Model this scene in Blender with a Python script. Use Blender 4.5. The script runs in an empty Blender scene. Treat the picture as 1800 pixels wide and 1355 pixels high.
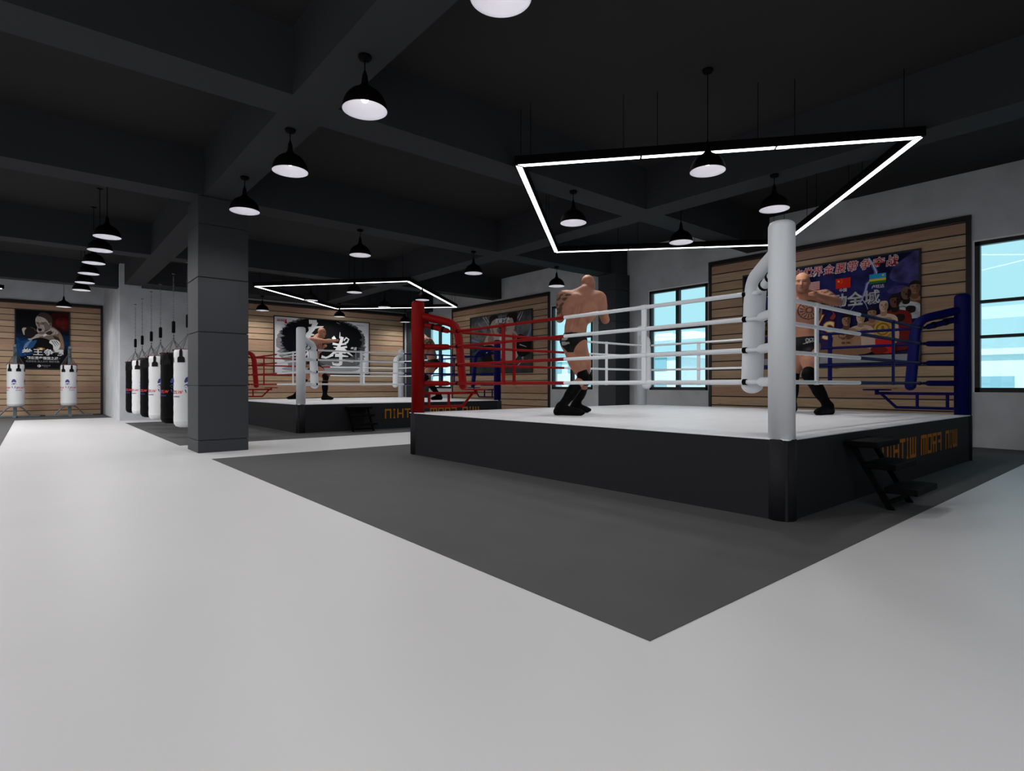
import bpy, bmesh, math, random
import numpy as np
from mathutils import Vector, Matrix
random.seed(7)
sc = bpy.context.scene
COL = sc.collection
PI = math.pi

# ------------------------------------------------------------------ camera, world, light, exposure
CAM_H = 1.1
cam = bpy.data.cameras.new('camera')
cam.lens = 20.0; cam.sensor_width = 36.0; cam.clip_end = 500
camo = bpy.data.objects.new('camera', cam); COL.objects.link(camo)
camo.location = (0, 0, CAM_H)
camo.rotation_euler = (PI/2, 0, -math.radians(40))
sc.camera = camo

w = bpy.data.worlds.new('world'); sc.world = w; w.use_nodes = True
wn = w.node_tree.nodes; wl = w.node_tree.links
bg = wn['Background']
tc = wn.new('ShaderNodeTexCoord'); sx = wn.new('ShaderNodeSeparateXYZ'); wr = wn.new('ShaderNodeValToRGB')
wl.new(tc.outputs['Generated'], sx.inputs[0]); wl.new(sx.outputs['Z'], wr.inputs[0]); wl.new(wr.outputs[0], bg.inputs[0])
wr.color_ramp.elements[0].position = 0.0; wr.color_ramp.elements[0].color = (.40, .80, .90, 1)
wr.color_ramp.elements[1].position = 0.5; wr.color_ramp.elements[1].color = (.46, .80, .90, 1)
bg.inputs[1].default_value = 1.12

sun = bpy.data.lights.new('sun', 'SUN'); sun.energy = 2.4; sun.angle = .01; sun.color = (.97, 1, 1)
suno = bpy.data.objects.new('sun', sun); COL.objects.link(suno)
suno.rotation_euler = (math.radians(48), 0, math.radians(-70))

def area(name, loc, size, power, color=(1, 1, 1), rot=(0, 0, 0)):
    l = bpy.data.lights.new(name, 'AREA'); l.shape = 'RECTANGLE'; l.size = size[0]; l.size_y = size[1]
    l.energy = power; l.color = color
    o = bpy.data.objects.new(name, l); COL.objects.link(o); o.location = loc; o.rotation_euler = rot
    return o
# added unseen area lights that fill the hall from beside and behind the camera
area('hall_fill_left', (-4.6, 9.5, 4.1), (5, 14), 700, (1.0, .985, .99))
area('hall_fill_rear', (-2.2, -3.0, 4.1), (9, 3.6), 370, (1, .985, .99))
area('hall_fill_far', (-4.2, 20.5, 4.1), (4.6, 6), 640, (1.0, .985, .985))

vs = sc.view_settings
vs.view_transform = 'Standard'; vs.look = 'None'; vs.exposure = 0.0; vs.gamma = 1.0
try: vs.use_curve_mapping = False
except Exception: pass
sc.cycles.max_bounces = 8
sc.cycles.diffuse_bounces = 5
sc.cycles.transparent_max_bounces = 12

# ------------------------------------------------------------------ helpers
MATS = {}
def mat(name, col, rough=.6, metal=0.0, spec=.4, emit=None, estr=0, noise=0, nscale=5, bump=0, bscale=40, stretch=(1, 1, 1)):
    if name in MATS: return MATS[name]
    m = bpy.data.materials.new(name); m.use_nodes = True
    nt = m.node_tree; b = nt.nodes['Principled BSDF']
    b.inputs['Roughness'].default_value = rough; b.inputs['Metallic'].default_value = metal
    b.inputs['Specular IOR Level'].default_value = spec
    b.inputs['Base Color'].default_value = (*col, 1)
    if emit:
        b.inputs['Emission Color'].default_value = (*emit, 1); b.inputs['Emission Strength'].default_value = estr
    t = None
    if noise or bump:
        t = nt.nodes.new('ShaderNodeTexCoord'); mp = nt.nodes.new('ShaderNodeMapping')
        mp.inputs['Scale'].default_value = stretch; nt.links.new(t.outputs['Object'], mp.inputs[0])
    if noise:
        n = nt.nodes.new('ShaderNodeTexNoise'); n.inputs['Scale'].default_value = nscale; n.inputs['Detail'].default_value = 6
        nt.links.new(mp.outputs[0], n.inputs['Vector'])
        r = nt.nodes.new('ShaderNodeValToRGB')
        r.color_ramp.elements[0].position = .3; r.color_ramp.elements[1].position = .7
        r.color_ramp.elements[0].color = tuple(c*(1-noise) for c in col)+(1,)
        r.color_ramp.elements[1].color = tuple(min(1, c*(1+noise)) for c in col)+(1,)
        nt.links.new(n.outputs['Fac'], r.inputs[0]); nt.links.new(r.outputs[0], b.inputs['Base Color'])
    if bump:
        n2 = nt.nodes.new('ShaderNodeTexNoise'); n2.inputs['Scale'].default_value = bscale; n2.inputs['Detail'].default_value = 4
        nt.links.new(mp.outputs[0], n2.inputs['Vector'])
        bp = nt.nodes.new('ShaderNodeBump'); bp.inputs['Strength'].default_value = bump; bp.inputs['Distance'].default_value = .01
        nt.links.new(n2.outputs['Fac'], bp.inputs['Height']); nt.links.new(bp.outputs[0], b.inputs['Normal'])
    MATS[name] = m
    return m

class MB:
    def __init__(s): s.v = []; s.f = []; s.m = []; s.sm = []
    def add(s, vs_, fs, mi=0, smooth=False):
        o = len(s.v); s.v += [tuple(p) for p in vs_]
        for f in fs: s.f.append(tuple(i+o for i in f)); s.m.append(mi); s.sm.append(smooth)
        return s
    def box(s, a, b, mi=0):
        x0, y0, z0 = a; x1, y1, z1 = b
        if x0 > x1: x0, x1 = x1, x0
        if y0 > y1: y0, y1 = y1, y0
        if z0 > z1: z0, z1 = z1, z0
        v = [(x0,y0,z0),(x1,y0,z0),(x1,y1,z0),(x0,y1,z0),(x0,y0,z1),(x1,y0,z1),(x1,y1,z1),(x0,y1,z1)]
        return s.add(v, [(0,3,2,1),(4,5,6,7),(0,1,5,4),(1,2,6,5),(2,3,7,6),(3,0,4,7)], mi)
    def bbox(s, a, b, c=.004, mi=0):
        # box with chamfered edges
        x0, y0, z0 = [min(p, q) for p, q in zip(a, b)]; x1, y1, z1 = [max(p, q) for p, q in zip(a, b)]
        c = min(c, (x1-x0)/3, (y1-y0)/3, (z1-z0)/3)
        vv = []; idx = {}
        X = (x0, x1); Y = (y0, y1); Z = (z0, z1)
        for i in (0, 1):
            for j in (0, 1):
                for k in (0, 1):
                    dx = c if i == 0 else -c; dy = c if j == 0 else -c; dz = c if k == 0 else -c
                    idx[(i, j, k, 0)] = len(vv); vv.append((X[i], Y[j]+dy, Z[k]+dz))
                    idx[(i, j, k, 1)] = len(vv); vv.append((X[i]+dx, Y[j], Z[k]+dz))
                    idx[(i, j, k, 2)] = len(vv); vv.append((X[i]+dx, Y[j]+dy, Z[k]))
        F = []
        I = idx
        for i in (0, 1):
            q = [I[(i,0,0,0)], I[(i,1,0,0)], I[(i,1,1,0)], I[(i,0,1,0)]]; F.append(q if i else q[::-1])
            q = [I[(0,i,0,1)], I[(0,i,1,1)], I[(1,i,1,1)], I[(1,i,0,1)]]; F.append(q if i else q[::-1])
            q = [I[(0,0,i,2)], I[(1,0,i,2)], I[(1,1,i,2)], I[(0,1,i,2)]]; F.append(q if i else q[::-1])
        for j in (0, 1):
            for k in (0, 1):
                F.append([I[(0,j,k,1)], I[(1,j,k,1)], I[(1,j,k,2)], I[(0,j,k,2)]])
                F.append([I[(j,0,k,0)], I[(j,1,k,0)], I[(j,1,k,2)], I[(j,0,k,2)]])
                F.append([I[(j,k,0,0)], I[(j,k,1,0)], I[(j,k,1,1)], I[(j,k,0,1)]])
        for i in (0, 1):
            for j in (0, 1):
                for k in (0, 1): F.append([I[(i,j,k,0)], I[(i,j,k,1)], I[(i,j,k,2)]])
        return s.add(vv, F, mi)
    def tube(s, pts, r, n=12, mi=0, caps=True, smooth=True, side=None, rb=None):
        # sweep of an ellipse along pts; r may be a list; side fixes one axis
        P = [Vector(p) for p in pts]; R = r if isinstance(r, (list, tuple)) else [r]*len(P)
        RB = R if rb is None else (rb if isinstance(rb, (list, tuple)) else [rb]*len(P))
        rings = []; prev = None
        for i, p in enumerate(P):
            t = (P[min(i+1, len(P)-1)]-P[max(i-1, 0)]).normalized()
            if side is not None:
                a = Vector(side); a = (a-t*a.dot(t)).normalized()
            elif prev is None:
                a = t.orthogonal().normalized()
            else:
                a = (prev-t*prev.dot(t)).normalized()
            prev = a; b = t.cross(a)
            rings.append([p+a*R[i]*math.cos(2*PI*k/n)+b*RB[i]*math.sin(2*PI*k/n) for k in range(n)])
        v = [q for rr in rings for q in rr]; f = []
        for i in range(len(P)-1):
            for k in range(n):
                f.append((i*n+k, i*n+(k+1) % n, (i+1)*n+(k+1) % n, (i+1)*n+k))
        s.add(v, f, mi, smooth)
        if caps:
            s.add(rings[0], [tuple(range(n-1, -1, -1))], mi, False); s.add(rings[-1], [tuple(range(n))], mi, False)
        return s
    def lathe(s, prof, c=(0, 0, 0), n=32, mi=0, smooth=True):
        v = []; f = []
        for (r, z) in prof:
            for k in range(n): v.append((c[0]+r*math.cos(2*PI*k/n), c[1]+r*math.sin(2*PI*k/n), c[2]+z))
        for i in range(len(prof)-1):
            for k in range(n): f.append((i*n+k, i*n+(k+1) % n, (i+1)*n+(k+1) % n, (i+1)*n+k))
        return s.add(v, f, mi, smooth)
    def poly(s, pts, mi=0): return s.add(pts, [tuple(range(len(pts)))], mi)
    def prism(s, pts, off, mi=0):
        n = len(pts); o = Vector(off)
        v = [Vector(p) for p in pts]+[Vector(p)+o for p in pts]
        f = [tuple(range(n-1, -1, -1)), tuple(range(n, 2*n))]+[(i, (i+1) % n, n+(i+1) % n, n+i) for i in range(n)]
        return s.add(v, f, mi)
    def build(s, name, mats, parent=None, loc=None):
        me = bpy.data.meshes.new(name)
        me.from_pydata(s.v, [], s.f)
        if not isinstance(mats, (list, tuple)): mats = [mats]
        for m in mats: me.materials.append(m)
        for p, mi, sm in zip(me.polygons, s.m, s.sm): p.material_index = mi; p.use_smooth = sm
        bm = bmesh.new(); bm.from_mesh(me); bmesh.ops.recalc_face_normals(bm, faces=bm.faces); bm.to_mesh(me); bm.free()
        me.update()
        o = bpy.data.objects.new(name, me); COL.objects.link(o)
        if parent is not None: o.parent = parent
        if loc is not None: o.location = loc
        return o

def tag(o, label=None, cat=None, group=None, kind=None):
    if label: o['label'] = label
    if cat: o['category'] = cat
    if group: o['group'] = group
    if kind: o['kind'] = kind
    return o
def empty(name, loc, rz=0, label=None, cat=None, group=None):
    o = bpy.data.objects.new(name, None); COL.objects.link(o); o.location = loc; o.rotation_euler = (0, 0, rz)
    o.empty_display_size = .1
    return tag(o, label, cat, group)
KIDS = {}
def kids(o): return [c for c in bpy.data.objects if c.parent == o]
def copy_tree(o, parent=None):
    c = o.copy(); COL.objects.link(c)
    if parent is not None: c.parent = parent
    for k in kids(o): copy_tree(k, c)
    return c
def structure(mb, name, m, label=None):
    return tag(mb.build(name, m), label=label, kind='structure')

# ------------------------------------------------------------------ materials of the place
M_floor = mat('floor_grey', (.62, .615, .625), .42, spec=.35, noise=.035, nscale=.35)
M_mat = mat('mat_grey', (.077, .077, .078), .75, spec=.25, noise=.05, nscale=2, bump=.1, bscale=90)
M_wall = mat('wall_concrete', (.50, .515, .535), .8, spec=.2, noise=.12, nscale=1.6, bump=.15, bscale=14)
M_ceil = mat('ceiling_dark', (.026, .026, .027), .9, spec=.15)
M_beam = mat('beam_dark', (.034, .036, .039), .85, spec=.15)
M_pil = mat('cladding_dark', (.041, .044, .049), .6, spec=.2)
M_black = mat('black_metal', (.0022, .0022, .0026), .65, spec=.06)
M_frame = mat('frame_black', (.010, .010, .011), .45)
M_white = mat('white_vinyl', (.72, .75, .78), .38, bump=.05, bscale=60)
M_red = mat('red_vinyl', (.205, .0008, .0008), .55, spec=.12)
M_blue = mat('blue_vinyl', (.001, .002, .072), .55, spec=.12)
M_canvas = mat('canvas_white', (.76, .76, .79), .5, noise=.03, nscale=2.0, stretch=(1, 3, 1))
M_apron = mat('apron_black', (.0145, .015, .017), .7, spec=.15, bump=.05, bscale=30)
M_orange = mat('lettering_orange', (.36, .13, .008), .6, spec=.1)

# ------------------------------------------------------------------ room shell
XL, XR, YB, YF, ZC, ZB = -9.0, 12.81, 26.7, -5.2, 4.92, 4.2
mb = MB(); mb.box((XL, YF, -.2), (XR+.25, YB+.25, 0)); structure(mb, 'floor', M_floor)
mb = MB(); mb.box((XL-.25, YF-.25, ZC), (XR+.25, YB+.25, ZC+.25)); structure(mb, 'ceiling', M_ceil)
# beams
for a, b in (((2.11, YF, ZB), (2.61, 21.0, ZC)), ((8.25, YF, ZB), (8.77, 21.5, ZC)), ((-4.3, YF, ZB), (-3.8, YB, ZC))):
    mb = MB(); mb.box(a, b); structure(mb, 'ceiling_beam', M_beam)
for y0, y1, xe in ((6.15, 6.68, XR), (10.33, 10.87, XR), (15.85, 16.35, XR), (-3.4, -2.9, XR)):
    segs = [(XL, -4.3), (-3.8, 2.11), (2.61, 8.25), (8.77, xe)]
    for x0, x1 in segs:
        mb = MB(); mb.box((x0, y0, ZB), (x1, y1, ZC)); structure(mb, 'ceiling_beam', M_beam)
mb = MB(); mb.box((2.61, 20.42, ZB), (8.25, 21.5, ZC)); structure(mb, 'ceiling_beam', M_beam)
mb = MB(); mb.box((8.77, 20.42, ZB), (XR, 21.5, ZC)); structure(mb, 'ceiling_beam', M_beam)
mb = MB(); mb.box((-3.8, 21.75, ZB), (2.037, 22.2, ZC)); structure(mb, 'ceiling_beam', M_beam)
# walls
WIN = [(.68, 2.488), (7.67, 9.48), (11.48, 13.29), (19.03, 20.84), (-3.6, -1.8)]
WZ0, WZ1 = .98, 3.68
mb = MB()
ys = sorted(WIN); T = .25
mb.box((XR, YF, 0), (XR+T, YB, WZ0)); mb.box((XR, YF, WZ1), (XR+T, YB, ZC))
cur = YF
for a, b in ys:
    mb.box((XR, cur, WZ0), (XR+T, a, WZ1)); cur = b
mb.box((XR, cur, WZ0), (XR+T, YB, WZ1))
structure(mb, 'wall_right', M_wall)
mb = MB(); mb.box((2.037, 21.5, 0), (XR, 21.75, ZC)); structure(mb, 'wall_back', M_wall)
mb = MB(); mb.box((2.037, 21.75, 0), (2.3, YB, ZC)); structure(mb, 'wall_partition', M_wall)
mb = MB(); mb.box((XL, YB, 0), (2.3, YB+.25, ZC)); structure(mb, 'wall_far', M_wall)
mb = MB(); mb.box((XL-.25, YF, 0), (XL, YB, ZC)); structure(mb, 'wall_left', M_wall)
mb = MB(); mb.box((XL-.25, YF-.25, 0), (XR+.25, YF, ZC)); structure(mb, 'wall_front', M_wall)

def pillar(x0, y0, x1, y1, faces, zoff=.2):
    mb = MB(); g = .012
    zs = [0, .2, 1.095, 1.975, 2.87, 3.745, 4.2]
    for a, b in zip(zs[:-1], zs[1:]): mb.bbox((x0, y0, a+(g/2 if a else 0)), (x1, y1, b-g/2), .006)
    i = .02
    mb.box((x0+i, y0+i, 0), (x1-i, y1-i, 4.2))
    i = .05
    mb.box((x0+i, y0+i, 4.2), (x1-i, y1-i, ZC))
    return structure(mb, 'pillar', M_pil)
o = pillar(2.03, 10.346, 2.80, 11.15, None); o['label'] = 'dark grey clad square pillar beside the punching bags'
pillar(12.2, 10.12, XR, 10.75, None)
pillar(12.15, 20.75, XR, 21.5, None)

# windows
M_glass = bpy.data.materials.new('window_glass'); M_glass.use_nodes = True
nt = M_glass.node_tree; nt.nodes.clear()
go = nt.nodes.new('ShaderNodeOutputMaterial'); mx = nt.nodes.new('ShaderNodeMixShader')
tr = nt.nodes.new('ShaderNodeBsdfTransparent'); gl = nt.nodes.new('ShaderNodeBsdfGlossy'); gl.inputs['Roughness'].default_value = 0.0
mx.inputs[0].default_value = .07
gl.inputs['Color'].default_value = (1, 1, 1, 1)
nt.links.new(tr.outputs[0], mx.inputs[1]); nt.links.new(gl.outputs[0], mx.inputs[2]); nt.links.new(mx.outputs[0], go.inputs[0])
M_reveal = mat('window_lining_white', (.8, .8, .8), .5)
for k, (a, b) in enumerate(WIN):
    root = empty('window_%d' % (k+1), (XR, a, WZ0)); root['kind'] = 'structure'
    W_, H_ = b-a, WZ1-WZ0
    mb = MB()
    fw = .075; x0, x1 = .0, .10
    mb.box((x0, .025, 0), (x1, .025+fw, H_-.03)); mb.box((x0, W_-.025-fw, 0), (x1, W_-.025, H_-.03))
    mb.box((x0, .025, 0), (x1, W_-.025, .08)); mb.box((x0, .025, H_-.03-.07), (x1, W_-.025, H_-.03))
    mb.box((x0, W_/2-.05, .08), (x1, W_/2+.05, H_-.1))
    for z in (1.60, .98):
        mb.box((x0+.01, .1, z-.028), (x1-.01, W_/2-.05, z+.028)); mb.box((x0+.01, W_/2+.05, z-.028), (x1-.01, W_-.1, z+.028))
    mb.build('window_frame', M_frame, root)
    mb = MB(); mb.box((.0, 0, 0), (.25, .024, H_)); mb.box((.0, W_-.024, 0), (.25, W_, H_)); mb.box((0, .024, H_-.028), (.25, W_-.024, H_))
    mb.build('window_lining', M_reveal, root)
    for y0, y1 in ((.1, W_/2-.05), (W_/2+.05, W_-.1)):
        for z0, z1 in ((.08, .95), (1.01, 1.57), (1.63, H_-.1)):
            mb = MB(); mb.poly([(.07, y0, z0), (.07, y1, z0), (.07, y1, z1), (.07, y0, z1)]); mb.build('glass_pane', M_glass, root)

# floor mats
def flat(name, pts, h, m, label, cat='mat'):
    mb = MB(); mb.prism([(x, y, 0) for x, y in pts], (0, 0, h)); return tag(mb.build(name, m), label, cat)
flat('floor_mat', [(2.025, 1.493), (XR, 1.493), (XR, 9.39), (2.025, 9.39)], .004, M_mat, 'dark grey floor mat spreading under the nearer boxing ring')
flat('floor_mat', [(2.03, 11.87), (XR, 11.87), (XR, 20.05), (2.03, 20.05)], .004, M_mat, 'dark grey floor mat under the far boxing ring and the row of hanging bags')
flat('floor_mat', [(-.48, 6), (-.48, 23.75), (2.037, 23.75), (2.037, YB), (-6, YB), (-6, 6)], .004, M_mat, 'dark grey floor mat below the two free standing punching bags')

# buildings outside the windows
M_bld = mat('building_pale', (.82, .86, .88), .8); M_bwin = mat('building_glass', (.30, .50, .58), .3)
def building(x, y0, y1, h, step, label):
    root = empty('building', (x, (y0+y1)/2, -6), 0, label, 'building', None)
    W_ = (y1-y0)/2
    mb = MB(); mb.box((0, -W_, 0), (12, W_, h+6)); mb.box((-.4, -W_-.4, h+5.7), (12.4, W_+.4, h+6.1)); mb.build('walls', M_bld, root)
    z = 6.2
    while z < h+4.9:
        y = -W_+1.2
        while y < W_-2.4:
            mb = MB(); mb.box((-.12, y, z), (.1, y+step*.55, z+1.5)); mb.build('window', M_bwin, root); y += step
        z += 2.6
building(48, -6, 14, 3.4, 3.0, 'low pale block seen through the right-hand window')
building(62, 15, 36, 5.8, 3.6, 'pale block with gridded windows behind the middle window')
building(55, 37, 60, 4.6, 2.8, 'pale long block outside the window behind the fighter')
building(60, 66, 100, 6.6, 4.0, 'pale tall block outside the farthest window')
# ------------------------------------------------------------------ boxing ring
RS = 5.80     # post centre to post centre
PH = .667     # canvas height
def ring_mesh():
    root = empty('boxing_ring', (4.71, 2.16, 0), 0, 'large boxing ring nearest the camera with a tall white padded front post', 'boxing ring')
    e = .10
    mb = MB(); mb.box((-e+.012, -e+.012, 0), (RS+e-.012, RS+e-.012, PH-.012)); mb.build('platform', M_apron, root)
    mb = MB(); mb.bbox((-e, -e, PH-.012), (RS+e, RS+e, PH), .004); mb.build('canvas', M_canvas, root)
    C4 = [((0, 0), M_white, 'white'), ((RS, 0), M_blue, 'blue'), ((RS, RS), M_white, 'white'), ((0, RS), M_red, 'red')]
    ZR = [1.955, 1.72, 1.43, 1.133]
    IN = .4
    for (cx, cy), m, cn in C4:
        dx = 1 if cx == 0 else -1; dy = 1 if cy == 0 else -1
        mb = MB(); R = .112
        mb.lathe([(0, .002), (R, .002), (R, PH-.004), (0, PH-.004)], (cx, cy, 0), 32); mb.build('corner_column', M_apron, root)
        mb = MB(); R = .104
        prof = [(0, PH-.005), (R, PH-.005), (R, 2.40)]+[(R-.05+.05*math.cos(a), 2.40+.05*math.sin(a)) for a in [PI/2*i/6 for i in range(1, 7)]]+[(0, 2.455)]
        mb.lathe(prof, (cx, cy, 0), 40)
        tag(mb.build('corner_post', m, root), '%s padded corner post' % cn)
        def D(t, z): return (cx+dx*t, cy+dy*t, z)
        side = (dx, -dy, 0)
        # bent corner pad
        pts = [D(.06, 2.205), D(.18, 2.165), D(.30, 2.125)]
        for i in range(1, 6):
            a = i/6*PI/2*.93
            pts.append(D(.32+.135*math.sin(a), 2.115-.16*(1-math.cos(a))-.02*math.sin(a)))
        pts += [D(.47, 1.86), D(.485, 1.60), D(.50, 1.35), D(.517, 1.10)]
        ra = [.085, .09, .094]+[.098]*5+[.1, .1, .1, .1]; rb = [.062]*len(ra)
        ra[0] = .08
        for i in range(1, 7):
            a = PI/2*i/6; pts.append(D(.517+.006*math.sin(a), 1.10-.075*math.sin(a))); ra.append(max(.1*math.cos(a), .004)); rb.append(max(.062*math.cos(a), .003))
        mb = MB(); mb.tube(pts, ra, 24, side=side, rb=rb); pad = mb.build('corner_pad', m, root)
        # turnbuckle sleeves
        for k, z in enumerate(ZR):
            zt = 2.07 if k == 0 else z
            mb = MB()
            q = [(.08, zt, .043), (.325, zt+(z-zt)*.80, .042), (.350, zt+(z-zt)*.88, .036), (.362, zt+(z-zt)*.92, .021), (IN, z, .02)]
            mb.tube([D(a, b) for a, b, c in q], [c for a, b, c in q], 16)
            tb = mb.build('turnbuckle_sleeve', m, root)
            if k == 0:
                for tt in (.17, .285):
                    zz = zt+(z-zt)*(tt-.08)/.32
                    mb = MB(); mb.tube([D(tt-.012, zz+.005), D(tt+.012, zz-.005)], .049, 18); mb.build('strap', M_black, tb)
    def rope(p, q, ma, mb_):
        P = Vector(p); Q = Vector(q); M = (P+Q)/2
        mb = MB(); r = .0215
        mb.tube([P, M], r, 12, 0); mb.tube([M-(Q-P).normalized()*.001, M+(Q-P).normalized()*.0], .0, 3, 0)
        mb.tube([M, Q], r*.96, 12, 1)
        o = mb.build('rope', [ma, mb_], root)
        d = (Q-P).normalized()
        for s0, s1 in ((P+d*.11, P+d*.145), (Q-d*.145, Q-d*.11)):
            mb = MB(); mb.tube([s0, s1], .028, 16); mb.build('rope_clamp', M_black, o)
        return o
    a, b = IN, RS-IN
    for z in ZR:
        rope((a, a, z), (b, a, z), M_white, M_blue)
        rope((b, a, z), (b, b, z), M_blue, M_white)
        rope((a, b, z), (b, b, z), M_red, M_white)
        rope((a, a, z), (a, b, z), M_white, M_red)
    def spacer(p, m):
        # strap between ropes, knotted at each rope
        horiz = abs(p[1]-a) < .01 or abs(p[1]-b) < .01
        mb = MB(); w2 = .032; t2 = .012
        for z0, z1 in zip(ZR[1:], ZR[:-1]):
            if horiz: mb.bbox((p[0]-w2, p[1]-t2, z0+.015), (p[0]+w2, p[1]+t2, z1-.015), .005)
            else: mb.bbox((p[0]-t2, p[1]-w2, z0+.015), (p[0]+t2, p[1]+w2, z1-.015), .005)
        for z in ZR:
            d = (.034, 0, 0) if horiz else (0, .034, 0)
            mb.tube([Vector((p[0], p[1], z))-Vector(d), Vector((p[0], p[1], z))+Vector(d)], .027, 12)
        mb.build('rope_spacer', m, root)
    c = RS/2; u = 1.22
    spacer((a, c-u), M_white); spacer((a, c+u), M_red); spacer((c-u, a), M_white); spacer((c+u, a), M_blue)
    spacer((b, c-u), M_blue); spacer((b, c+u), M_white); spacer((c-u, b), M_red); spacer((c+u, b), M_white)
    # swing-out corner stools
    def stool(ox, oy, dx, dy, m):
        rb = lambda t, z: (ox+dx*t, oy+dy*t, z)
        mb = MB(); r = .022
        mb.tube([rb(.05, .975), rb(1.1, .975)], r, 10); mb.tube([rb(.05, .755), rb(.84, .755)], r, 10)
        mb.tube([rb(.83, .755), rb(1.04, .97)], r, 10)
        for t in (.17, .55): mb.tube([rb(t, .755), rb(t, .975)], r, 10)
        mb.tube([rb(1.10, .95), rb(1.10, 1.02)], .03, 12)
        f = mb.build('stool_bracket', m, root)
        mb = MB(); mb.lathe([(0, 0), (.19, 0), (.2, .006), (.2, .018), (.19, .024), (0, .024)], (ox+dx*1.1, oy+dy*1.1, 1.02), 28); mb.build('stool_seat', m, f)
    stool(0, RS-.06, 1, 0, M_red)
    stool(RS-.06, 0, 0, 1, M_blue)
    # lettering (mirrored, reads from right to left)
    G = {
     'W': [(0,0,.16,1),(.42,0,.56,1),(.84,0,1,1),(.0,0,1,.16)],
     'I': [(.42,0,.58,1),(.25,0,.75,.14),(.25,.86,.75,1)],
     'N': [(0,0,.18,1),(.82,0,1,1),(0,.84,1,1)],
     'F': [(0,0,.18,1),(.0,.84,1,1),(0,.45,.8,.6)],
     'R': [(0,0,.18,1),(0,.84,1,1),(.82,.5,1,1),(0,.42,1,.57),(.62,0,.8,.45)],
     'O': [(0,0,.18,1),(.82,0,1,1),(0,.84,1,1),(0,0,1,.16)],
     'M': [(0,0,.16,1),(.42,0,.56,1),(.84,0,1,1),(0,.84,1,1)],
     'T': [(.41,0,.59,1),(0,.84,1,1)],
     'H': [(0,0,.18,1),(.82,0,1,1),(0,.42,1,.57)]}
    txt = 'WIN FROM WITHIN'; x1, x0 = 9.76-4.71, 6.80-4.71
    wd = {'I': .55, 'W': 1.25, 'M': 1.25, ' ': .7}
    tot = sum(wd.get(ch, 1)+.22 for ch in txt)-.22; sc_ = (x1-x0)/tot
    x = x1
    for word in txt.split(' '):
      mb = MB()
      for ch in word:
        wch = wd.get(ch, 1)*sc_
        for r in G[ch]:
            a0, b0, a1, b1 = r
            mb.box((x-a0*wch, -e+.008, .262+b0*.24), (x-a1*wch, -e+.012, .262+b1*.24))
        x -= wch+.22*sc_
      x -= (.7+.22)*sc_
      mb.build('lettering', M_orange, root)
    return root
ring1 = ring_mesh()
ring2 = copy_tree(ring1); ring2.location = (4.71, 13.20, 0)
ring2['label'] = 'far boxing ring standing behind the pillar, before the ink-splash poster'

# steps
def steps():
    root = empty('ring_steps', (5.78, 2.06, 0), 0, 'black three-tread steps leaning on the nearer ring under the orange lettering', 'steps')
    for x in (-.02, .50):
        mb = MB(); mb.prism([(x, -.005, .60), (x, -.055, .60), (x, -.40, 0), (x, -.345, 0)], (.035, 0, 0)); mb.build('rail', M_black, root)
    for y0, y1, z in ((-.28, -.01, .575), (-.42, -.17, .39), (-.58, -.33, .19)):
        mb = MB(); mb.bbox((-.06, y0, z-.035), (.53, y1, z+.02), .006); mb.build('tread', M_black, root)
    mb = MB(); mb.box((.015, -.36, .045), (.50, -.325, .075)); mb.build('crossbar', M_black, root)
    return root
st1 = steps()
st2 = copy_tree(st1); st2.location = (5.78, 13.1, 0)
st2['label'] = 'black three-tread steps leaning on the far boxing ring beyond the pillar'

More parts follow.
